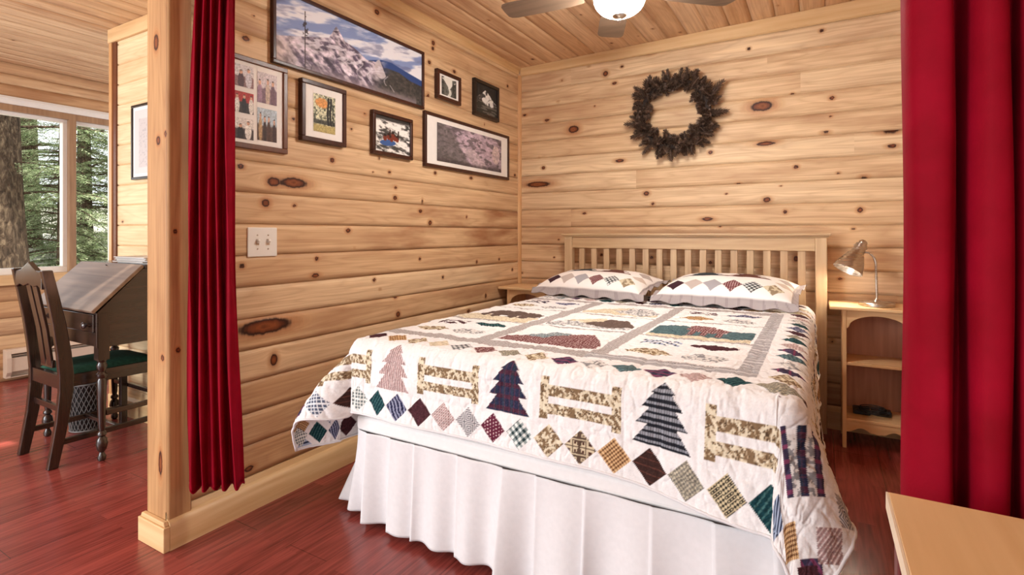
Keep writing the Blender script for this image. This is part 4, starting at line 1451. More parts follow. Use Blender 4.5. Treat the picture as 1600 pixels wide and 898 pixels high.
    def tree(u, v, kind, m0, s=1.0):
        m = np.zeros(n, bool)
        for z0, z1, w0, w1 in tiers:
            t = (v - z0 * s) / ((z1 - z0) * s)
            m |= (t >= 0) & (t <= 1) & (np.abs(u) < s * (w0 + (w1 - w0) * t))
        fabric(kind, m & m0, u + .5, v + .5)

    def fence(u, v, m0):
        w, h = 0.124, 0.122
        m = (np.abs(np.abs(u) - w + .012) < .0135) & (v > 0) & (v < h)
        for z in (.032, .084):
            m |= (np.abs(v - z) < .0155) & (np.abs(u) < w)
        fabric('camo', m & m0, u, v)
    tk = ['pink', 'plaid', 'buffalo', 'gridgreen', 'purple', 'teal']
    for nn, al, oth, tc, sgn in ((nf, x, np.maximum(nl, nr), [-1.306, -.835, -.362], 1), (nr, y, np.maximum(nf, nb), [1.90, 2.37, 2.84], 1),
                                 (nl, y, np.maximum(nf, nb), [1.90, 2.37, 2.84], -1), (nb, x, np.maximum(nl, nr), [-1.306, -.835, -.362], -1)):
        ok = (nn > .1) & (oth < .12)
        for j, c in enumerate(tc):
            tree(al - c, .292 - nn, tk[(j + (3 if nn is nr else 0)) % 6], ok)
        for c in [tc[0] - .2365] + [q + .2365 for q in tc]:
            fence(al - c, .288 - nn, ok)
    # a tree set cornerwise in each corner block
    for ns_, sg in ((nl, 'gridblue'), (nr, 'plaid')):
        for nf_ in (nf, nb):
            p, q = (nf_ + ns_) / 1.41421, (nf_ - ns_) / 1.41421
            cm = (nf_ > 0.03) & (ns_ > 0.03)
            if sg == 'gridblue':
                tree(q, .37 - p, sg, cm, 1.1)
            else:
                st = np.floor((q + .055) / .022).astype(int)
                for j in range(5):
                    fabric(['purple', 'cloud', 'plaid', 'cloud', 'purple'][j], cm & (st == j) & (p > .20 + .02 * (j % 2)) & (p < .345), q, p)
    # sashing and blocks
    inside = (nf < 0) & (nl < 0) & (nr < 0) & (nb < 0)
    ix, iy = x - FX0, y - FY0
    cx = ix % 0.455
    sx = inside & (cx < 0.055)
    sy = inside & ((iy < .055) | (iy > 1.255))
    fabric('sash', (sx | sy) & (x < FX1 - .055), ix, iy)
    fabric('sashdark', (sx & (x > FX1 - .06)) | (sy & (x > QX + .2) & (iy < .055)), ix, iy)
    for ci in range(3):
        for ri in range(3):
            ox, oy = FX0 + .055 + .455 * ci, FY0 + .055 + .40 * ri
            u, v = x - ox, y - oy
            blk = (u > .012) & (u < .388) & (v > .012) & (v < .388)
            edge = (u > 0) & (u < .40) & (v > 0) & (v < .40) & ~blk
            fabric('sash', edge & ((v < .012) | (v > .388)), u, v)
            nz = .03 * (fbm(u * 14, v * 14, 5 + ci * 3 + ri, 3) - .5)
            if ci == 1:
                h1 = np.interp(u, [0, .06, .14, .20, .27, .40], [.10, .16, .25, .30, .2, .1])
                h2 = np.interp(u, [0, .15, .24, .31, .36, .40], [.08, .14, .27, .29, .2, .12])
                kk = [('tealdot', 'maroondot', 'maroondot'), ('cream', 'bear', 'cloud'), ('cream', 'cloud', 'cream')][ri]
                fabric(kk[0], blk & (v < h1 + nz) & (v > .05), u, v)
                fabric(kk[1], blk & (v < h2 + nz) & (v > .05) & (u > .15), u, v)
                fabric(kk[2], blk & (v < .12 + .05 * np.sin(u * 16)) & (v > .045), u, v)
            elif ri == 1 and ci == 0:
                fabric('cream', blk & (v < .14 + .02 * np.sin(u * 22)), u, v)
                body = ((u - .2) / .13) ** 2 + ((v - .22) / .075) ** 2 < 1
                body |= ((u - .33) / .055) ** 2 + ((v - .20) / .05) ** 2 < 1
                for lx in (.10, .16, .25, .31):
                    body |= (np.abs(u - lx) < .022) & (v > .10) & (v < .22)
                fabric('bear', body & blk, u, v)
            elif ri == 1 and ci == 2:
                fabric('cream', blk & (v < .10), u, v)
                fabric('lake', blk & (v > .07) & (v < .21 + .07 * np.sin(u * 12 + .3) + nz), u, v)
                mo = ((u - .22) / .09) ** 2 + ((v - .22) / .05) ** 2 + nz * 14 < 1
                mo |= ((u - .18) / .05) ** 2 + ((v - .29) / .035) ** 2 + nz * 20 < 1
                for lx in (.16, .21, .27):
                    mo |= (np.abs(u - lx) < .012) & (v > .09) & (v < .2)
                fabric('maroondot', blk & mo, u, v)
                fabric('lake', blk & (u > .29) & (v < .24) & (v > .08), u, v)
            else:
                ks = [['camo', 'cloud', 'bluestripe', 'maroon'], ['orange', 'cloud', 'maroon', 'navy']][ri // 2 if ci == 2 else 1 - ri // 2]
                if ci == 0:
                    ks = [['camo', 'cloud', 'maroon', 'teal'], ['camo', 'cloud', 'plaid', 'navy']][ri // 2]
                for j, (px, py) in enumerate(((.11, .12), (.29, .12), (.11, .29), (.29, .29))):
                    du, dv = u - px, v - py
                    if j == 1:
                        m = (du / .075) ** 2 + (dv / .045) ** 2 + nz * 8 < 1
                    elif j == 2:
                        m = (np.abs(dv) < .05) & (np.abs(du) < .07) & (((dv + np.abs(du) * .7) % .05) < .028)
                    else:
                        m = (np.abs(du) / .082 + (np.abs(dv) / .05) ** 1.4) + nz * 6 < 1
                    fabric(ks[(j * 1) % 4], m & blk, du, dv)
    # binding
    hm = np.maximum.reduce([nf, nl, nr, nb]) > HEM - .006
    col[hm] = rgb(236, 232, 230)
    col *= (0.96 + .06 * fine)[:, None]
    return np.clip(col, 0, 1)


def q_shape(A, B):
    r = 0.06
    ax0, ax1, b0 = XL + r, XR - r, YF + r
    ol = np.maximum(0, ax0 - A)
    orr = np.maximum(0, A - ax1)
    ox = np.maximum(ol, orr)
    oy = np.maximum(0, b0 - B) * (1 + 0.16 * sstep(-0.6, -0.08, A))
    rho = np.hypot(ox, oy)
    phi = np.arctan2(oy, ox) / (PI / 2)                 # 0 side .. 1 front
    right = orr > 0
    sg = lambda x, c, w: 1 / (1 + np.exp(-(x - c) / w))
    c, w = 0.34, 0.15
    remap = (sg(phi, c, w) - sg(0, c, w)) / (sg(1, c, w) - sg(0, c, w))
    phw = np.where(right, remap, phi)
    corner = np.sin(phi * PI) ** 2
    near = np.exp(-np.maximum(0, B - b0) / 0.3)
    side = 1 - sstep(0.0, 0.55, phi)
    flare = 0.05 + np.where(right, 0.26, 0.60) * np.where(right, corner ** .6, corner) + np.where(right, 0.30, 0.22) * near * side * (ox > 0)
    # a fold where the hanging corner turns out of the front
    fold = np.exp(-((phi - 0.80) / 0.09) ** 2) * (~right) * (ox > 0)
    flare = flare - 0.26 * fold
    foldr = np.exp(-((phi - 0.66) / 0.08) ** 2) * right
    flare = flare - 0.03 * foldr
    flare = flare + 0.20 * np.exp(-np.maximum(0, ax1 - A) / 0.13) * (oy > 0) * sstep(.3, 1, phi) * (A > -.8)
    # soft flutes along the hanging edges
    fl = 0.035 * np.sin(A * 15 + 1.5 * np.sin(A * 4)) * (ox == 0) + 0.04 * np.sin(B * 13) * (oy == 0)
    flare = np.clip(flare + fl, 0.0, 0.85)
    arc = r * PI / 2
    t = np.minimum(rho, arc) / r
    ext = np.maximum(0, rho - arc)
    out = r * np.sin(t) + ext * flare * np.where(right, 1.0, 1.35 - 1.3 * np.minimum(ext, .5))
    drop = r * (1 - np.cos(t)) + ext * np.sqrt(1 - flare ** 2)
    dx, dy = np.cos(phw * PI / 2), np.sin(phw * PI / 2)
    X = np.clip(A, ax0, ax1) + np.where(right, 1, -1) * dx * out * (ox > 0)
    Y = np.maximum(B, b0) - dy * out * (oy > 0)
    Z = ZT - drop
    return X, Y, Z


X, Y, Z = q_shape(A, B)
# quilting: puffs between stitch lines, plus crinkle
gx, gy = np.abs(((A - QX) / 0.0985) % 1 - .5), np.abs((B / 0.0985) % 1 - .5)
puff = 0.0035 * np.minimum(1, 6 * np.minimum(.5 - gx, .5 - gy)) ** .5
crk = 0.010 * (fbm(A * 12, B * 12, 3, 3) - .5) + 0.0045 * (fbm(A * 60, B * 34, 6, 3) - .5)
fl_ = np.abs(fbm(A * 26 + 3, B * 16, 16, 3) - .5)                    # sharp little creases
crk = crk - 0.0028 * np.exp(-(fl_ / .03) ** 2)
P = np.stack([X, Y, Z], -1)
du, dv = np.gradient(P, axis=1), np.gradient(P, axis=0)
N = np.cross(du, dv)
N /= np.maximum(np.linalg.norm(N, axis=-1), 1e-9)[..., None]
P = P + N * (puff + crk + 0.004)[..., None]
# keep the hanging left side off the wall
P[..., 0] = np.maximum(P[..., 0], XW + 0.012)
# turned-under hem: an extra ring of points just inside
def ringed(Q, inward, c):
    return Q
col = lin_np(q_color(A, B))
nr_, nc_ = A.shape
qm = np_mesh('quilt', P.reshape(-1, 3), grid_faces(nr_, nc_), {'col': col})
q = link(qm, 'quilt', M['quilt'], None, smooth=True, origin=(QX, 2.2, 0.4))
tag(q, 'white patchwork quilt with pine trees, fences and diamonds spread over the bed', 'quilt')
# thick bound edge of the quilt
loop = np.concatenate([P[0, ::6], P[::6, -1][1:], P[-1, ::-6][1:], P[::-6, 0][1:]])
bd = obj('binding', MB().tube([tuple(p) for p in loop], 0.0045, 6), M['linen'], q, smooth=True)


# ------------------------------------------------------------------ pillows in shams
def pillow(label, cx, cy, w, d, rot, seed, z0, tilt):
    nu, nv = 260, 170
    u, v = np.meshgrid(np.linspace(-1, 1, nu), np.linspace(-1, 1, nv))
    fl = 0.115                      # flange share
    uu, vv = np.clip(np.abs(u) / (1 - fl * d / w), 0, 1), np.clip(np.abs(v) / (1 - fl), 0, 1)
    th = ((1 - uu ** 3.0) * (1 - vv ** 2.6)) ** 0.55
    shrink = 1 - 0.05 * (1 - np.abs(v)) * np.abs(u) ** 3
    xs = u * w / 2 * shrink
    ys = v * d / 2 * (1 - 0.04 * (1 - np.abs(u)) * np.abs(v) ** 3)
    ruf = 0.008 * np.sin(u * 16 + seed) * np.maximum(0, np.abs(v) - .85) / .15 + 0.008 * np.sin(v * 13 + seed) * np.maximum(0, np.abs(u) - .88) / .12
    hang = np.maximum(0, -v - (1 - fl * 1.15)) / (fl * 1.15)
    ys = ys + hang * d * 0.030
    ruf = ruf - 0.036 * hang
    zt = 0.085 * th + ruf + 0.008 * (fbm(u * 5, v * 5, seed, 3) - .5) * th
    zb = -0.045 * th + ruf
    # colours
    n = u.size
    x, y = xs.ravel(), ys.ravel()
    col = np.repeat(rgb(240, 234, 230)[None], n, 0)
    flange = ((np.abs(u) > 1 - fl * d / w * 1.1) | (np.abs(v) > 1 - fl * 1.1)).ravel()
    st = ((x / .006) % 1 < .4)[:, None]
    col = np.where(flange[:, None], np.where(st, rgb(182, 172, 170), rgb(158, 148, 148)), col)
    ks = [(66, 42, 50), (190, 176, 168), (164, 160, 164), (110, 60, 62), (120, 122, 120), (196, 180, 150)]
    y0 = -d / 2 * .59
    k = np.round((x + .25) / .1)
    m = (np.abs(x + .25 - k * .1) + np.abs(y - y0) < .052) & (np.abs(k - 2.5) < 3)
    for j in range(6):
        mm = m & (k == j)
        c = rgb(*ks[j])
        cc = np.repeat(c[None], n, 0)
        if j == 3:
            cc = np.where((((x / .012) % 1 - .5) ** 2 + ((y / .012) % 1 - .5) ** 2 < .05)[:, None], rgb(222, 200, 196), cc)
        if j == 4:
            p_, q_ = ((x + y) / .026 % 1 < .5)[:, None], ((x - y) / .026 % 1 < .5)[:, None]
            cc = np.where(p_ & q_, rgb(36, 38, 40), np.where(p_ | q_, rgb(140, 142, 142), rgb(226, 226, 222)))
        if j == 5:
            nz = fbm(x * 90, y * 90, 3, 2)[:, None]
            cc = np.where(nz > .5, rgb(208, 196, 168), rgb(150, 132, 108))
        col = np.where(mm[:, None], cc, col)
    for sx in (-1, 1):
        k2 = np.round((y + .05) / .1)
        m = (np.abs(y + .05 - k2 * .1) + np.abs(np.abs(x) - .29) < .045) & (x * sx > 0) & (y > y0 + .06) & (np.abs(y) < d / 2 * .8)
        col = np.where(m[:, None], np.where((k2 % 2 == 0)[:, None], rgb(206, 190, 178), rgb(178, 166, 160)), col)
    nz = .05 * (fbm(x * 20, y * 20, seed + 5, 3) - .5)
    for cx_, kc in ((-.12, (58, 66, 72)), (.10, (104, 66, 58))):
        dx = np.abs(x - cx_)
        m = (y > -.02) & (y < .13) & (dx < .11 * (1 - (y + .02) / .17) * (.75 + .4 * (((y + .02) / .04) % 1 < .5))) 
        col = np.where(m[:, None], rgb(*kc) * (.85 + .3 * vnoise(x * 300, y * 300, 2)[:, None]), col)
    col = lin_np(col)
    top = np.stack([xs, ys, zt], -1).reshape(-1, 3)
    bot = np.stack([xs, ys, zb - 0.003], -1).reshape(-1, 3)
    F = grid_faces(nv, nu)
    F2 = grid_faces(nv, nu, True) + n
    idx = np.arange(n).reshape(nv, nu)
    bd = np.concatenate([idx[0, :-1], idx[:-1, -1], idx[-1, :0:-1], idx[:0:-1, 0]])
    nx = np.roll(bd, -1)
    F3 = np.stack([bd, bd + n, nx + n, nx], 1)
    V = np.concatenate([top, bot])
    ct, stl = math.cos(tilt), math.sin(tilt)
    yy = V[:, 1] + d / 2
    V = np.stack([V[:, 0], yy * ct - V[:, 2] * stl - d / 2, yy * stl + V[:, 2] * ct], 1)
    cr, sr = math.cos(rot), math.sin(rot)
    V = np.stack([cx + V[:, 0] * cr - V[:, 1] * sr, cy + V[:, 0] * sr + V[:, 1] * cr, z0 + V[:, 2]], 1)
    # the lower half rests on the quilt
    me = np_mesh('pillow', V, np.concatenate([F, F2, F3]), {'col': np.concatenate([col, col])})
    o = link(me, 'pillow', M['quilt'], None, smooth=True)
    return tag(o, label, 'pillow', 'patchwork pillows at the headboard')


pillow('patchwork pillow in gray-edged sham beside the far wooden nightstand', -1.215, 3.205, 0.76, 0.47, -0.10, 2, 0.784, 0.11)
pillow('patchwork pillow in gray-edged sham nearest the lit desk lamp', -0.445, 3.175, 0.74, 0.50, -0.05, 9, 0.786, 0.11)


# ------------------------------------------------------------------ nightstands
def nightstand(label, x0, group):
    """open shelf unit: legs at x0+.06 .. x0+.37, top board x0 .. x0+.43"""
    yf, yb = 3.305, 3.565
    t = thing('nightstand', label, 'nightstand', (x0 + 0.215, (yf + yb) / 2, 0), group)
    a0, a1 = x0 + 0.06, x0 + 0.37
    obj('top', MB().box(x0, x0 + 0.43, yf - 0.028, yb + 0.015, 0.728, 0.747), M['stand_x'], t, bevel=0.006, bseg=3)
    for x in (a0, a1 - 0.018):
        s = MB().prism([(yf, 0), (yf + 0.04, 0), (yf + 0.07, 0.07), (yb - 0.07, 0.07), (yb - 0.04, 0), (yb, 0), (yb, 0.728), (yf, 0.728)], 'x', x, x + 0.018)
        obj('side_panel', s, M['stand_z'], t, bevel=0.002)
    mid = (a0 + a1) / 2
    hw = (a1 - a0) / 2 - 0.018
    arch = [(mid - hw, 0.728), (mid - hw, 0.630)] + [(mid + (hw - 0.012) * math.cos(q), 0.640 + 0.062 * math.sin(q)) for q in np.linspace(PI, 0, 17)] + \
        [(mid + hw, 0.630), (mid + hw, 0.728)]
    obj('arched_apron', MB().prism(arch, 'y', yf + 0.002, yf + 0.018), M['stand_x'], t, bevel=0.0015)
    for z in (0.452, 0.158):
        obj('shelf', MB().box(a0 + 0.018, a1 - 0.018, yf + 0.004, yb - 0.008, z - 0.016, z), M['stand_x'], t, bevel=0.003)
    sc = [(mid - hw, 0.142)] + [(mid - hw, 0.088)] + [(mid + hw * q, 0.095 - 0.018 * math.cos(q * PI * 1.9) * (1 if abs(q) < .75 else .6) + 0.012 * (abs(q) < .2)) for q in np.linspace(-.98, .98, 29)] + \
        [(mid + hw, 0.088), (mid + hw, 0.142)]
    obj('scalloped_apron', MB().prism(sc, 'y', yf + 0.006, yf + 0.020), M['stand_x'], t, bevel=0.0012)
    obj('back_panel', MB().box(a0 + 0.018, a1 - 0.018, yb - 0.008, yb, 0.10, 0.728), M['stand_back'], t)
    return t


nightstand('pale pine nightstand with shelves under the lit desk lamp', 0.044, 'matching pine nightstands')
nightstand('pale pine nightstand in the far corner, mostly hidden by bed and left pillow', -2.022, 'matching pine nightstands')

# ------------------------------------------------------------------ desk lamp
LX, LY, LZ = 0.262, 3.405, 0.747
lamp = thing('desk_lamp', 'brushed steel gooseneck desk lamp, lit, on the right nightstand', 'lamp', (LX, LY, LZ))
obj('base', MB().lathe([(0.076, 0), (0.080, 0.003), (0.080, 0.016), (0.074, 0.021), (0.02, 0.024), (0.012, 0.034), (0.008, 0.04)], (LX, LY, LZ), 48), M['nickel'], lamp, smooth='auto')
S = Vector((LX - 0.075, LY - 0.01, LZ + 0.285))      # neck joint of shade
pts = [Vector((LX, LY, LZ + 0.03)), Vector((LX - 0.002, LY, LZ + 0.12)), Vector((LX - 0.004, LY, LZ + 0.20))]
for q in np.linspace(0, PI * .62, 10):
    pts.append(Vector((LX - 0.004 - 0.040 * (1 - math.cos(q)), LY - 0.004, LZ + 0.215 + 0.055 * math.sin(q) + 0.008 * q)))
obj('neck', MB().tube(pts, 0.0055, 14), M['nickel'], lamp, smooth='auto')
tipd = (Vector((-0.46, -0.30, -0.95))).normalized()   # the way the shade faces
J = pts[-1] + Vector((-0.020, 0, 0.018))
SC_ = 1.2
Q = tipd.to_track_quat('Z', 'Y').to_matrix()
prof = [(0.004, -0.045), (0.014, -0.043), (0.018, -0.036), (0.017, -0.028), (0.024, -0.024), (0.026, 0.012), (0.027, 0.016), (0.034, 0.030), (0.048, 0.062), (0.058, 0.095), (0.061, 0.108),
        (0.0595, 0.108), (0.056, 0.095), (0.046, 0.062), (0.032, 0.032), (0.024, 0.02)]
prof = [(r_ * SC_, z_ * SC_) for r_, z_ in prof]
obj('lamp_shade', MB().lathe(prof, J, 40, Q, caps=False), M['nickel'], lamp, smooth='auto')
obj('bulb', MB().lathe([(0.002, 0.086), (0.016, 0.082), (0.024, 0.068), (0.024, 0.055), (0.014, 0.035), (0.012, 0.02)], J, 24, Q), M['bulb'], lamp, smooth='auto')
kb = MB()
for q in (0.6, 2.2, 3.8, 5.4):
    v = Q @ Vector((0.026 * math.cos(q), 0.026 * math.sin(q), -0.012))
    kb.tube([J + v * 0.8, J + v * 1.25], 0.004, 8)
obj('vent_screw', kb, M['nickel'], lamp)

# black power adapter with its coiled lead on the low shelf
ad = thing('power_adapter', 'black power adapter with coiled cable on the lower nightstand shelf', 'adapter', (0.22, 3.40, 0.158))
obj('body', MB().box(0.155, 0.235, 3.40, 3.47, 0.1585, 0.190).box(0.24, 0.33, 3.43, 3.49, 0.1585, 0.183), M['black'], ad, bevel=0.006, bseg=3)
pts = []
for k in range(90):
    q = k / 89 * PI * 9
    pts.append((0.245 + (0.062 + 0.008 * math.sin(q * .37)) * math.cos(q) + 0.012 * math.sin(q * .21), 3.40 + 0.036 * math.sin(q), 0.164 + 0.028 * (0.5 + .5 * math.sin(q * .5 + 1)) + 0.0002 * k))
obj('cable', MB().tube(pts, 0.0028, 6), M['black'], ad, smooth=True)
# ------------------------------------------------------------------ writing desk
DX0, DX1, DY0, DY1 = -3.76, -3.06, 1.222, 1.615
desk = thing('writing_desk', 'dark slant-front writing desk on turned legs against the pale wall', 'desk', ((DX0 + DX1) / 2, (DY0 + DY1) / 2, 0))
side = [(DY0 + .004, .566), (DY1, .566), (DY1, .948), (1.432, .948), (DY0 + .004, .738)]
b = MB()
for x in (DX0 + .012, DX1 - .03):
    b.prism(side, 'x', x, x + .018)
b.box(DX0 + .03, DX1 - .03, DY1 - .012, DY1, .566, .948)
b.box(DX0 + .03, DX1 - .03, DY0 + .02, DY1 - .012, .566, .58)
b.box(DX0 + .03, DX1 - .03, DY0 + .02, DY1 - .012, .728, .740)
obj('case', b, M['dark_y'], desk, bevel=.002)
b = MB().box(DX0 + .03, DX1 - .03, DY0 + .006, DY0 + .02, .572, .640).box(DX0 + .03, DX1 - .03, DY0 + .006, DY0 + .02, .733, .742)
obj('front_rail', b, M['dark_x'], desk, bevel=.002)
dr = obj('drawer', MB().box(DX0 + .034, DX1 - .034, DY0 - .002, DY0 + .018, .643, .731), M['dark_x'], desk, bevel=.003)
for x in (-3.68, -3.13):
    obj('knob', MB().lathe([(.008, 0), (.006, .012), (.014, .02), (.017, .028), (.012, .034), (.002, .036)], (x, DY0 - .002, .678), 20,
                           Matrix.Rotation(PI / 2, 3, 'X')), M['dark_z'], dr, smooth='auto')
p0, p1 = Vector((0, DY0 - .012, .738)), Vector((0, 1.436, .957))
n = Vector((0, -(p1.z - p0.z), p1.y - p0.y)).normalized() * .018
b = MB()
vs = []
for x in (DX0, DX1):
    for p in (p0, p1, p1 + n, p0 + n):
        vs.append((x, p.y, p.z))
b.add(vs, [(0, 1, 2, 3), (7, 6, 5, 4), (0, 4, 5, 1), (1, 5, 6, 2), (2, 6, 7, 3), (3, 7, 4, 0)])
lid = obj('slant_lid', b, M['lid_wood'], desk, bevel=.004, bseg=3)
k = MB().lathe([(.010, 0), (.010, .002), (.003, .004)], (-3.41, 1.41, .952), 14, Matrix.Rotation(-.8, 3, 'X') @ Matrix.Identity(3))
obj('keyhole', k, M['dark_slot'], lid)
obj('top', MB().box(DX0, DX1, 1.436, DY1 + .01, .948, .968), M['dark_x'], desk, bevel=.004, bseg=3)
legp = [(.010, .0), (.017, .006), (.019, .022), (.013, .036), (.010, .044), (.020, .058), (.026, .085), (.022, .11), (.013, .122), (.020, .130), (.020, .140),
        (.012, .150), (.015, .17), (.019, .30), (.021, .40), (.016, .412), (.023, .422), (.023, .434), (.014, .444), (.019, .456), (.024, .474), (.017, .492),
        (.023, .500), (.023, .506)]
for x in (DX0 + .032, DX1 - .032):
    for y in (DY0 + .034, DY1 - .034):
        b = MB().lathe(legp, (x, y, 0), 24)
        b.box(x - .024, x + .024, y - .024, y + .024, .504, .735)
        obj('leg', b, M['dark_z'], desk, smooth='auto')
for x in (DX1 - .032,):
    obj('stretcher', MB().box(x - .011, x + .011, DY0 + .05, DY1 - .05, .222, .248), M['dark_y'], desk, bevel=.003)
obj('stretcher', MB().box(DX0 + .04, DX1 - .04, 1.57, 1.592, .224, .246), M['dark_x'], desk, bevel=.003)

pp = thing('paper_stack', 'low stack of grey papers lying on top of the dark desk', 'papers', (-3.25, 1.53, .968))
b = MB()
rr = random.Random(2)
for i in range(6):
    dx, dy = rr.uniform(-.012, .012), rr.uniform(-.01, .01)
    b.box(-3.42 + dx, -3.09 + dx, 1.452 + dy, 1.605 + dy, .9682 + i * .006, .9682 + i * .006 + .0052)
obj('sheets', b, M['paper'], pp)

# ------------------------------------------------------------------ wooden chair
ch = thing('wooden_chair', 'dark wooden chair with green seat pushed under the slant-front desk', 'chair', (-3.36, 1.33, 0))
zs = [0, .10, .22, .36, .44, .55, .70, .84, .955]
rear = [1.070, 1.086, 1.104, 1.116, 1.116, 1.108, 1.090, 1.068, 1.048]
frnt = [1.112, 1.132, 1.154, 1.172, 1.174, 1.164, 1.142, 1.114, 1.090]
post = list(zip(rear, zs)) + list(zip(frnt, zs))[::-1]
for x in (-3.552, -3.205):
    obj('back_post', MB().prism(post, 'x', x, x + .032), M['dark_z'], ch, bevel=.004)
cr = [(-3.520, .862), (-3.47, .880), (-3.42, .872), (-3.3625, .885), (-3.305, .872), (-3.255, .880), (-3.205, .862), (-3.205, .945), (-3.27, .952), (-3.3625, .992),
      (-3.455, .952), (-3.520, .945)]
b = MB().prism(cr, 'y', 1.056, 1.078)
obj('crest_rail', b, M['dark_x'], ch, bevel=.003)
b = MB()
for x0, x1 in ((-3.425, -3.372), (-3.353, -3.300)):
    vs = []
    for z, y in ((.47, 1.128), (.66, 1.106), (.885, 1.066)):
        vs += [(x0, y, z), (x1, y, z), (x1, y + .012, z), (x0, y + .012, z)]
    fs = [(3, 2, 1, 0), (8, 9, 10, 11)]
    for i in (0, 4):
        fs += [(i + j, i + (j + 1) % 4, i + 4 + (j + 1) % 4, i + 4 + j) for j in range(4)]
    b.add(vs, fs)
b.box(-3.430, -3.295, 1.128, 1.142, .462, .500)
obj('splat', b, M['dark_z'], ch, bevel=.002)
obj('rear_rail', MB().box(-3.52, -3.205, 1.122, 1.146, .372, .440), M['dark_x'], ch, bevel=.003)
b = MB()
for x in (-3.548, -3.198):
    s = -1 if x < -3.4 else 1
    b.add([(x - .011, 1.165, .375), (x + .011, 1.165, .375), (x + .011 + s * .02, 1.555, .375), (x - .011 + s * .02, 1.555, .375),
           (x - .011, 1.165, .435), (x + .011, 1.165, .435), (x + .011 + s * .02, 1.555, .435), (x - .011 + s * .02, 1.555, .435)],
          [(3, 2, 1, 0), (4, 5, 6, 7), (0, 1, 5, 4), (1, 2, 6, 5), (2, 3, 7, 6), (3, 0, 4, 7)])
b.box(-3.565, -3.18, 1.545, 1.567, .375, .435)
obj('seat_frame', b, M['dark_y'], ch, bevel=.003)
rows = []
for i in range(19):
    v = i / 18
    row = []
    for j in range(19):
        u = j / 18
        hw = .158 + .026 * v
        e = (1 - abs(2 * u - 1) ** 5) * (1 - abs(2 * v - 1) ** 5)
        row.append((-3.3725 + hw * (2 * u - 1) * 1.02, 1.152 + .415 * v, .432 + .034 * e ** .5))
    rows.append(row)
b = MB().grid(rows)
b.add([(-3.531, 1.153, .425), (-3.214, 1.153, .425), (-3.189, 1.566, .425), (-3.556, 1.566, .425), (-3.531, 1.153, .433), (-3.214, 1.153, .433), (-3.189, 1.566, .433), (-3.556, 1.566, .433)],
      [(3, 2, 1, 0), (0, 1, 5, 4), (1, 2, 6, 5), (2, 3, 7, 6), (3, 0, 4, 7)])
obj('seat_pad', b, M['green_fabric'], ch, smooth='auto')
for x in (-3.574, -3.206):
    obj('front_leg', MB().box(x, x + .034, 1.535, 1.569, 0, .375), M['dark_z'], ch, bevel=.004)
for x in (-3.545, -3.198):
    obj('side_stretcher', MB().box(x - .009, x + .009, 1.12, 1.54, .100, .128), M['dark_y'], ch, bevel=.003)
obj('rear_stretcher', MB().box(-3.52, -3.205, 1.128, 1.146, .255, .285), M['dark_x'], ch, bevel=.003)
obj('cross_stretcher', MB().box(-3.537, -3.206, 1.36, 1.382, .106, .126), M['dark_x'], ch, bevel=.003)

# ------------------------------------------------------------------ waste basket
bk = thing('waste_basket', 'dark openwork waste basket on the floor under the desk', 'waste basket', (-3.684, 1.42, 0))
bc = (-3.684, 1.42, 0)
obj('liner', MB().lathe([(.002, .004), (.070, .004), (.073, .01), (.094, .272), (.091, .272), (.069, .014), (.002, .012)], bc, 32, caps=False), M['wicker'], bk, smooth='auto')
b = MB()
for kx in range(26):
    a0 = 2 * PI * kx / 26
    for sgn in (-1, 1):
        b.tube([(bc[0] + (.076 + .021 * t) * math.cos(a0 + sgn * t * 1.2), bc[1] + (.076 + .021 * t) * math.sin(a0 + sgn * t * 1.2), .006 + .262 * t) for t in np.linspace(0, 1, 9)], .0022, 5)
for z, r in ((.006, .0765), (.272, .097)):
    b.tube([(bc[0] + r * math.cos(q), bc[1] + r * math.sin(q), z) for q in np.linspace(0, 2 * PI, 41)], .0045, 8)
obj('lattice', b, M['lattice'], bk, smooth='auto')

# ------------------------------------------------------------------ baseboard heater
ht_ = thing('baseboard_heater', 'beige electric baseboard heater along the wall under the window', 'heater', (WX + .04, 2.2, .03))
hy0, hy1 = 1.545, 2.95
pr = [(WX, .03), (WX + .055, .03), (WX + .055, .045), (WX + .075, .075), (WX + .075, .185), (WX + .055, .235), (WX + .04, .247), (WX, .247)]
for y in (hy0, hy1 - .03):
    obj('end_cap', MB().prism([(x + (.004 if x > WX else 0), z) for x, z in pr], 'y', y, y + .03), M['beige_metal'], ht_, bevel=.002)
b = MB().box(WX, WX + .008, hy0 + .03, hy1 - .03, .03, .247)
b.prism([(WX + .062, .078), (WX + .07, .078), (WX + .07, .182), (WX + .062, .182)], 'y', hy0 + .03, hy1 - .03)
b.prism([(WX + .008, .240), (WX + .045, .240), (WX + .066, .212), (WX + .071, .214), (WX + .048, .246), (WX + .008, .246)], 'y', hy0 + .03, hy1 - .03)
b.box(WX + .008, WX + .055, hy0 + .03, hy1 - .03, .03, .036)
b.box(WX + .008, WX + .060, hy0 + .03, hy1 - .03, .196, .199)
obj('housing', b, M['beige_metal'], ht_)
obj('fins', MB().box(WX + .010, WX + .05, hy0 + .04, hy1 - .04, .085, .17), M['dark_slot'], ht_)

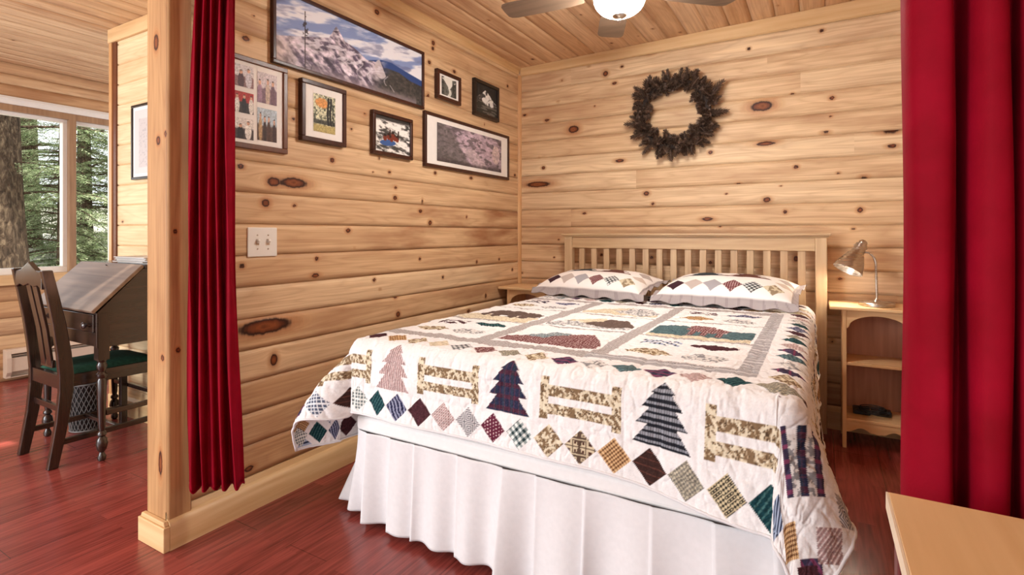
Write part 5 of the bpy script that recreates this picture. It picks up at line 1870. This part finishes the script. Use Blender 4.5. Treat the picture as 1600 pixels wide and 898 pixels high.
# ------------------------------------------------------------------ side table in the foreground
tb = thing('side_table', 'pale wood side table with red legs in front of the dark red curtain', 'table', (.45, .75, 0))
TX0, TX1, TY0, TY1 = .0886, .80, .46, 1.004
obj('table_top', MB().box(TX0 + .003, TX1, TY0, TY1, .704, .730), M['table_top'], tb, bevel=.0015)
obj('edge_band', MB().box(TX0, TX0 + .003, TY0, TY1, .704, .7295), M['table_edge'], tb)
for x in (TX0 + .009, TX1 - .05):
    for y in (TY0 + .02, TY1 - .055):
        obj('leg', MB().box(x, x + .038, y, y + .038, 0, .704), M['table_leg'], tb, bevel=.003)
b = MB().box(TX0 + .018, TX0 + .036, TY0 + .058, TY1 - .055, .62, .704).box(TX1 - .04, TX1 - .022, TY0 + .058, TY1 - .055, .62, .704)
b.box(TX0 + .047, TX1 - .05, TY1 - .046, TY1 - .028, .62, .704).box(TX0 + .047, TX1 - .05, TY0 + .03, TY0 + .048, .62, .704)
obj('apron', b, M['table_leg'], tb)

# ------------------------------------------------------------------ outdoors
gx, gy = np.meshgrid(np.linspace(-45, -5.55, 90), np.linspace(-18, 30, 90))
gz = np.interp(-gx, [5.5, 6.3, 8.2, 14, 45], [-.4, -.1, .62, .9, 3.0]) + .18 * (fbm(gx * .8, gy * .8, 4, 4) - .5)
me = np_mesh('terrain', np.stack([gx, gy, gz], -1).reshape(-1, 3), grid_faces(90, 90))
struct(link(me, 'terrain', M['dirt'], None, smooth=True))


def gz_at(x):
    return float(np.interp(-x, [5.5, 6.3, 8.2, 14, 45], [-.4, -.1, .62, .9, 3.0])) - .12


def bough_mesh(seed, L=1.6):
    """drooping hemlock bough growing along +X: stem, side twigs and many small needle sprays"""
    rg = random.Random(seed)
    stem = MB()
    leaf = MB()
    pts = [Vector((L * t, 0.05 * math.sin(t * 4 + seed), .10 * math.sin(t * 2) - .38 * t * t)) for t in np.linspace(0, 1, 9)]
    stem.tube(pts, [.014 * (1 - t) + .003 for t in np.linspace(0, 1, 9)], 5)
    for k in range(34):
        t = .12 + .88 * k / 34
        i = min(int(t * 8), 7)
        p = pts[i].lerp(pts[i + 1], t * 8 - i)
        s = 1 if k % 2 else -1
        ln = (.50 * (1 - t) + .16) * rg.uniform(.7, 1.2)
        d = Vector((.75 + .3 * t, s * rg.uniform(.7, 1.1), rg.uniform(-.35, .05))).normalized()
        m = 12 + int(ln * 34)
        for j in range(m):
            q = (j + .5) / m
            c = p + d * ln * q + Vector((0, 0, -.16 * ln * q * q))
            sd = d.cross(Vector((0, 0, 1))).normalized() * (1 if j % 2 else -1)
            a = (d * rg.uniform(.4, 1.0) + sd * rg.uniform(.5, 1.1) + Vector((0, 0, rg.uniform(-.5, .35)))).normalized()
            le, w = rg.uniform(.035, .075) * (1.15 - .5 * q), rg.uniform(.006, .011)
            bb_ = a.cross(Vector((rg.uniform(-.4, .4), rg.uniform(-.4, .4), 1))).normalized() * w
            leaf.add([c, c + a * le * .5 + bb_, c + a * le, c + a * le * .5 - bb_], [(0, 1, 2, 3)])
    return stem, leaf


def make_bough(seed, L):
    s, l_ = bough_mesh(seed, L)
    me = bpy.data.meshes.new('bough')
    nsv = len(s.v)
    me.from_pydata([tuple(p) for p in s.v] + [tuple(p) for p in l_.v], [], s.f + [tuple(i + nsv for i in f) for f in l_.f])
    me.materials.append(M['leaf'])
    me.materials.append(M['bark'])
    mi = [1] * len(s.f) + [0] * len(l_.f)
    me.polygons.foreach_set('material_index', mi)
    return me


boughs = [make_bough(1, 1.5), make_bough(2, 1.9), make_bough(3, 1.2)]


def tree(label, x, y, r, H, nb, zlo, seed, span=(0, 2 * PI), sc=(.8, 1.3)):
    rg = random.Random(seed)
    z0 = gz_at(x)
    t = thing('hemlock_tree', label, 'tree', (x, y, z0), 'hemlock trees outside the window')
    rows = []
    for i in range(26):
        q = i / 25
        rr = r * (1 + .5 * math.exp(-q * 14)) * (1 - .75 * q)
        rows.append([(x + rr * math.cos(a) * (1 + .05 * math.sin(a * 7 + q * 9)), y + rr * math.sin(a) * (1 + .05 * math.cos(a * 5 + q * 7)), z0 - .1 + H * q) for a in np.linspace(0, 2 * PI, 29)[:-1]])
    obj('trunk', MB().grid(rows, True), M['bark'], t, smooth=True)
    for k in range(nb):
        o = bpy.data.objects.new('bough', boughs[k % 3])
        C.objects.link(o)
        o.parent = t
        a = rg.uniform(*span)
        z = zlo + (H * .8 - zlo) * (k / nb) ** 1.15
        s = rg.uniform(*sc) * (1 - .4 * k / nb)
        o.location = (r * .5 * math.cos(a), r * .5 * math.sin(a), z)
        o.rotation_euler = (rg.uniform(-.25, .25), rg.uniform(-.12, .22), a)
        o.scale = (s, s, s)
    return t


tree('hemlock with thick bare trunk close outside the window, at far left', -8.0, 2.26, .21, 9.0, 24, 1.15, 1, sc=(.7, 1.0))
tree('bushy green hemlock seen through the window between thick trunk and mullion', -9.8, 3.75, .11, 6.0, 99, .05, 2)
tree('darker hemlock seen through the window right of its mullion', -9.5, 5.0, .15, 6.5, 99, .1, 3)
tree('low leafy hemlock beneath the bare trunk, at the bottom of the window', -8.6, 3.05, .06, 3.2, 60, .1, 12, sc=(.5, .8))
tree('distant hemlock behind the thick trunk, mostly covered by nearer boughs', -13.0, 4.1, .16, 8.0, 99, .4, 4, sc=(1.0, 1.6))
tree('distant hemlock with pale sky beside it, right of the mullion', -13.5, 7.0, .18, 8.0, 90, .4, 5, sc=(1.0, 1.5))

# ------------------------------------------------------------------ light
w = bpy.data.worlds.new('sky')
bpy.context.scene.world = w
w.use_nodes = True
bg = w.node_tree.nodes['Background']
bg.inputs[0].default_value = (0.90, 0.95, 1.0, 1)
bg.inputs[1].default_value = 1.15

ar = bpy.data.lights.new('rear_left_fill', 'AREA')  # unseen fill light added at rear left to brighten the alcove
ar.shape = 'RECTANGLE'
ar.size, ar.size_y = 1.8, 1.8
ar.energy = 75
ar.color = (0.94, 0.97, 1.0)
ao = bpy.data.objects.new('rear_left_fill', ar)
C.objects.link(ao)
ao.location = (-3.6, -2.3, 1.45)
ao.rotation_euler = (Vector((-0.9, 1.9, 0.7)) - Vector((-3.6, -2.3, 1.45))).to_track_quat('-Z', 'Y').to_euler()

sun = bpy.data.lights.new('sun', 'SUN')
sun.energy = 6.0
sun.angle = math.radians(1.5)
sun.color = (1.0, 0.95, 0.86)
so = bpy.data.objects.new('sun', sun)
C.objects.link(so)
so.rotation_euler = Vector((-.55, .06, -.80)).to_track_quat('-Z', 'Y').to_euler()
so.location = (4, -4, 8)

# ------------------------------------------------------------------ camera
cam = bpy.data.cameras.new('camera')
cam.sensor_width = 36.0
cam.lens = 828.0 / 1600.0 * 36.0
cam.shift_y = -84.0 / 1600.0
cam.clip_start = 0.05
co = bpy.data.objects.new('camera', cam)
C.objects.link(co)
co.location = (0, 0, 1.13)
co.rotation_euler = (PI / 2, 0, math.radians(30.15))
sc = bpy.context.scene
sc.camera = co
sc.view_settings.view_transform = 'Standard'
sc.view_settings.look = 'None'
sc.view_settings.gamma = 1.0
sc.view_settings.use_curve_mapping = False
sc.view_settings.exposure = 1.0
sc.cycles.use_denoising = True
sc.cycles.max_bounces = 10
sc.cycles.diffuse_bounces = 6
sc.cycles.sample_clamp_indirect = 8.0
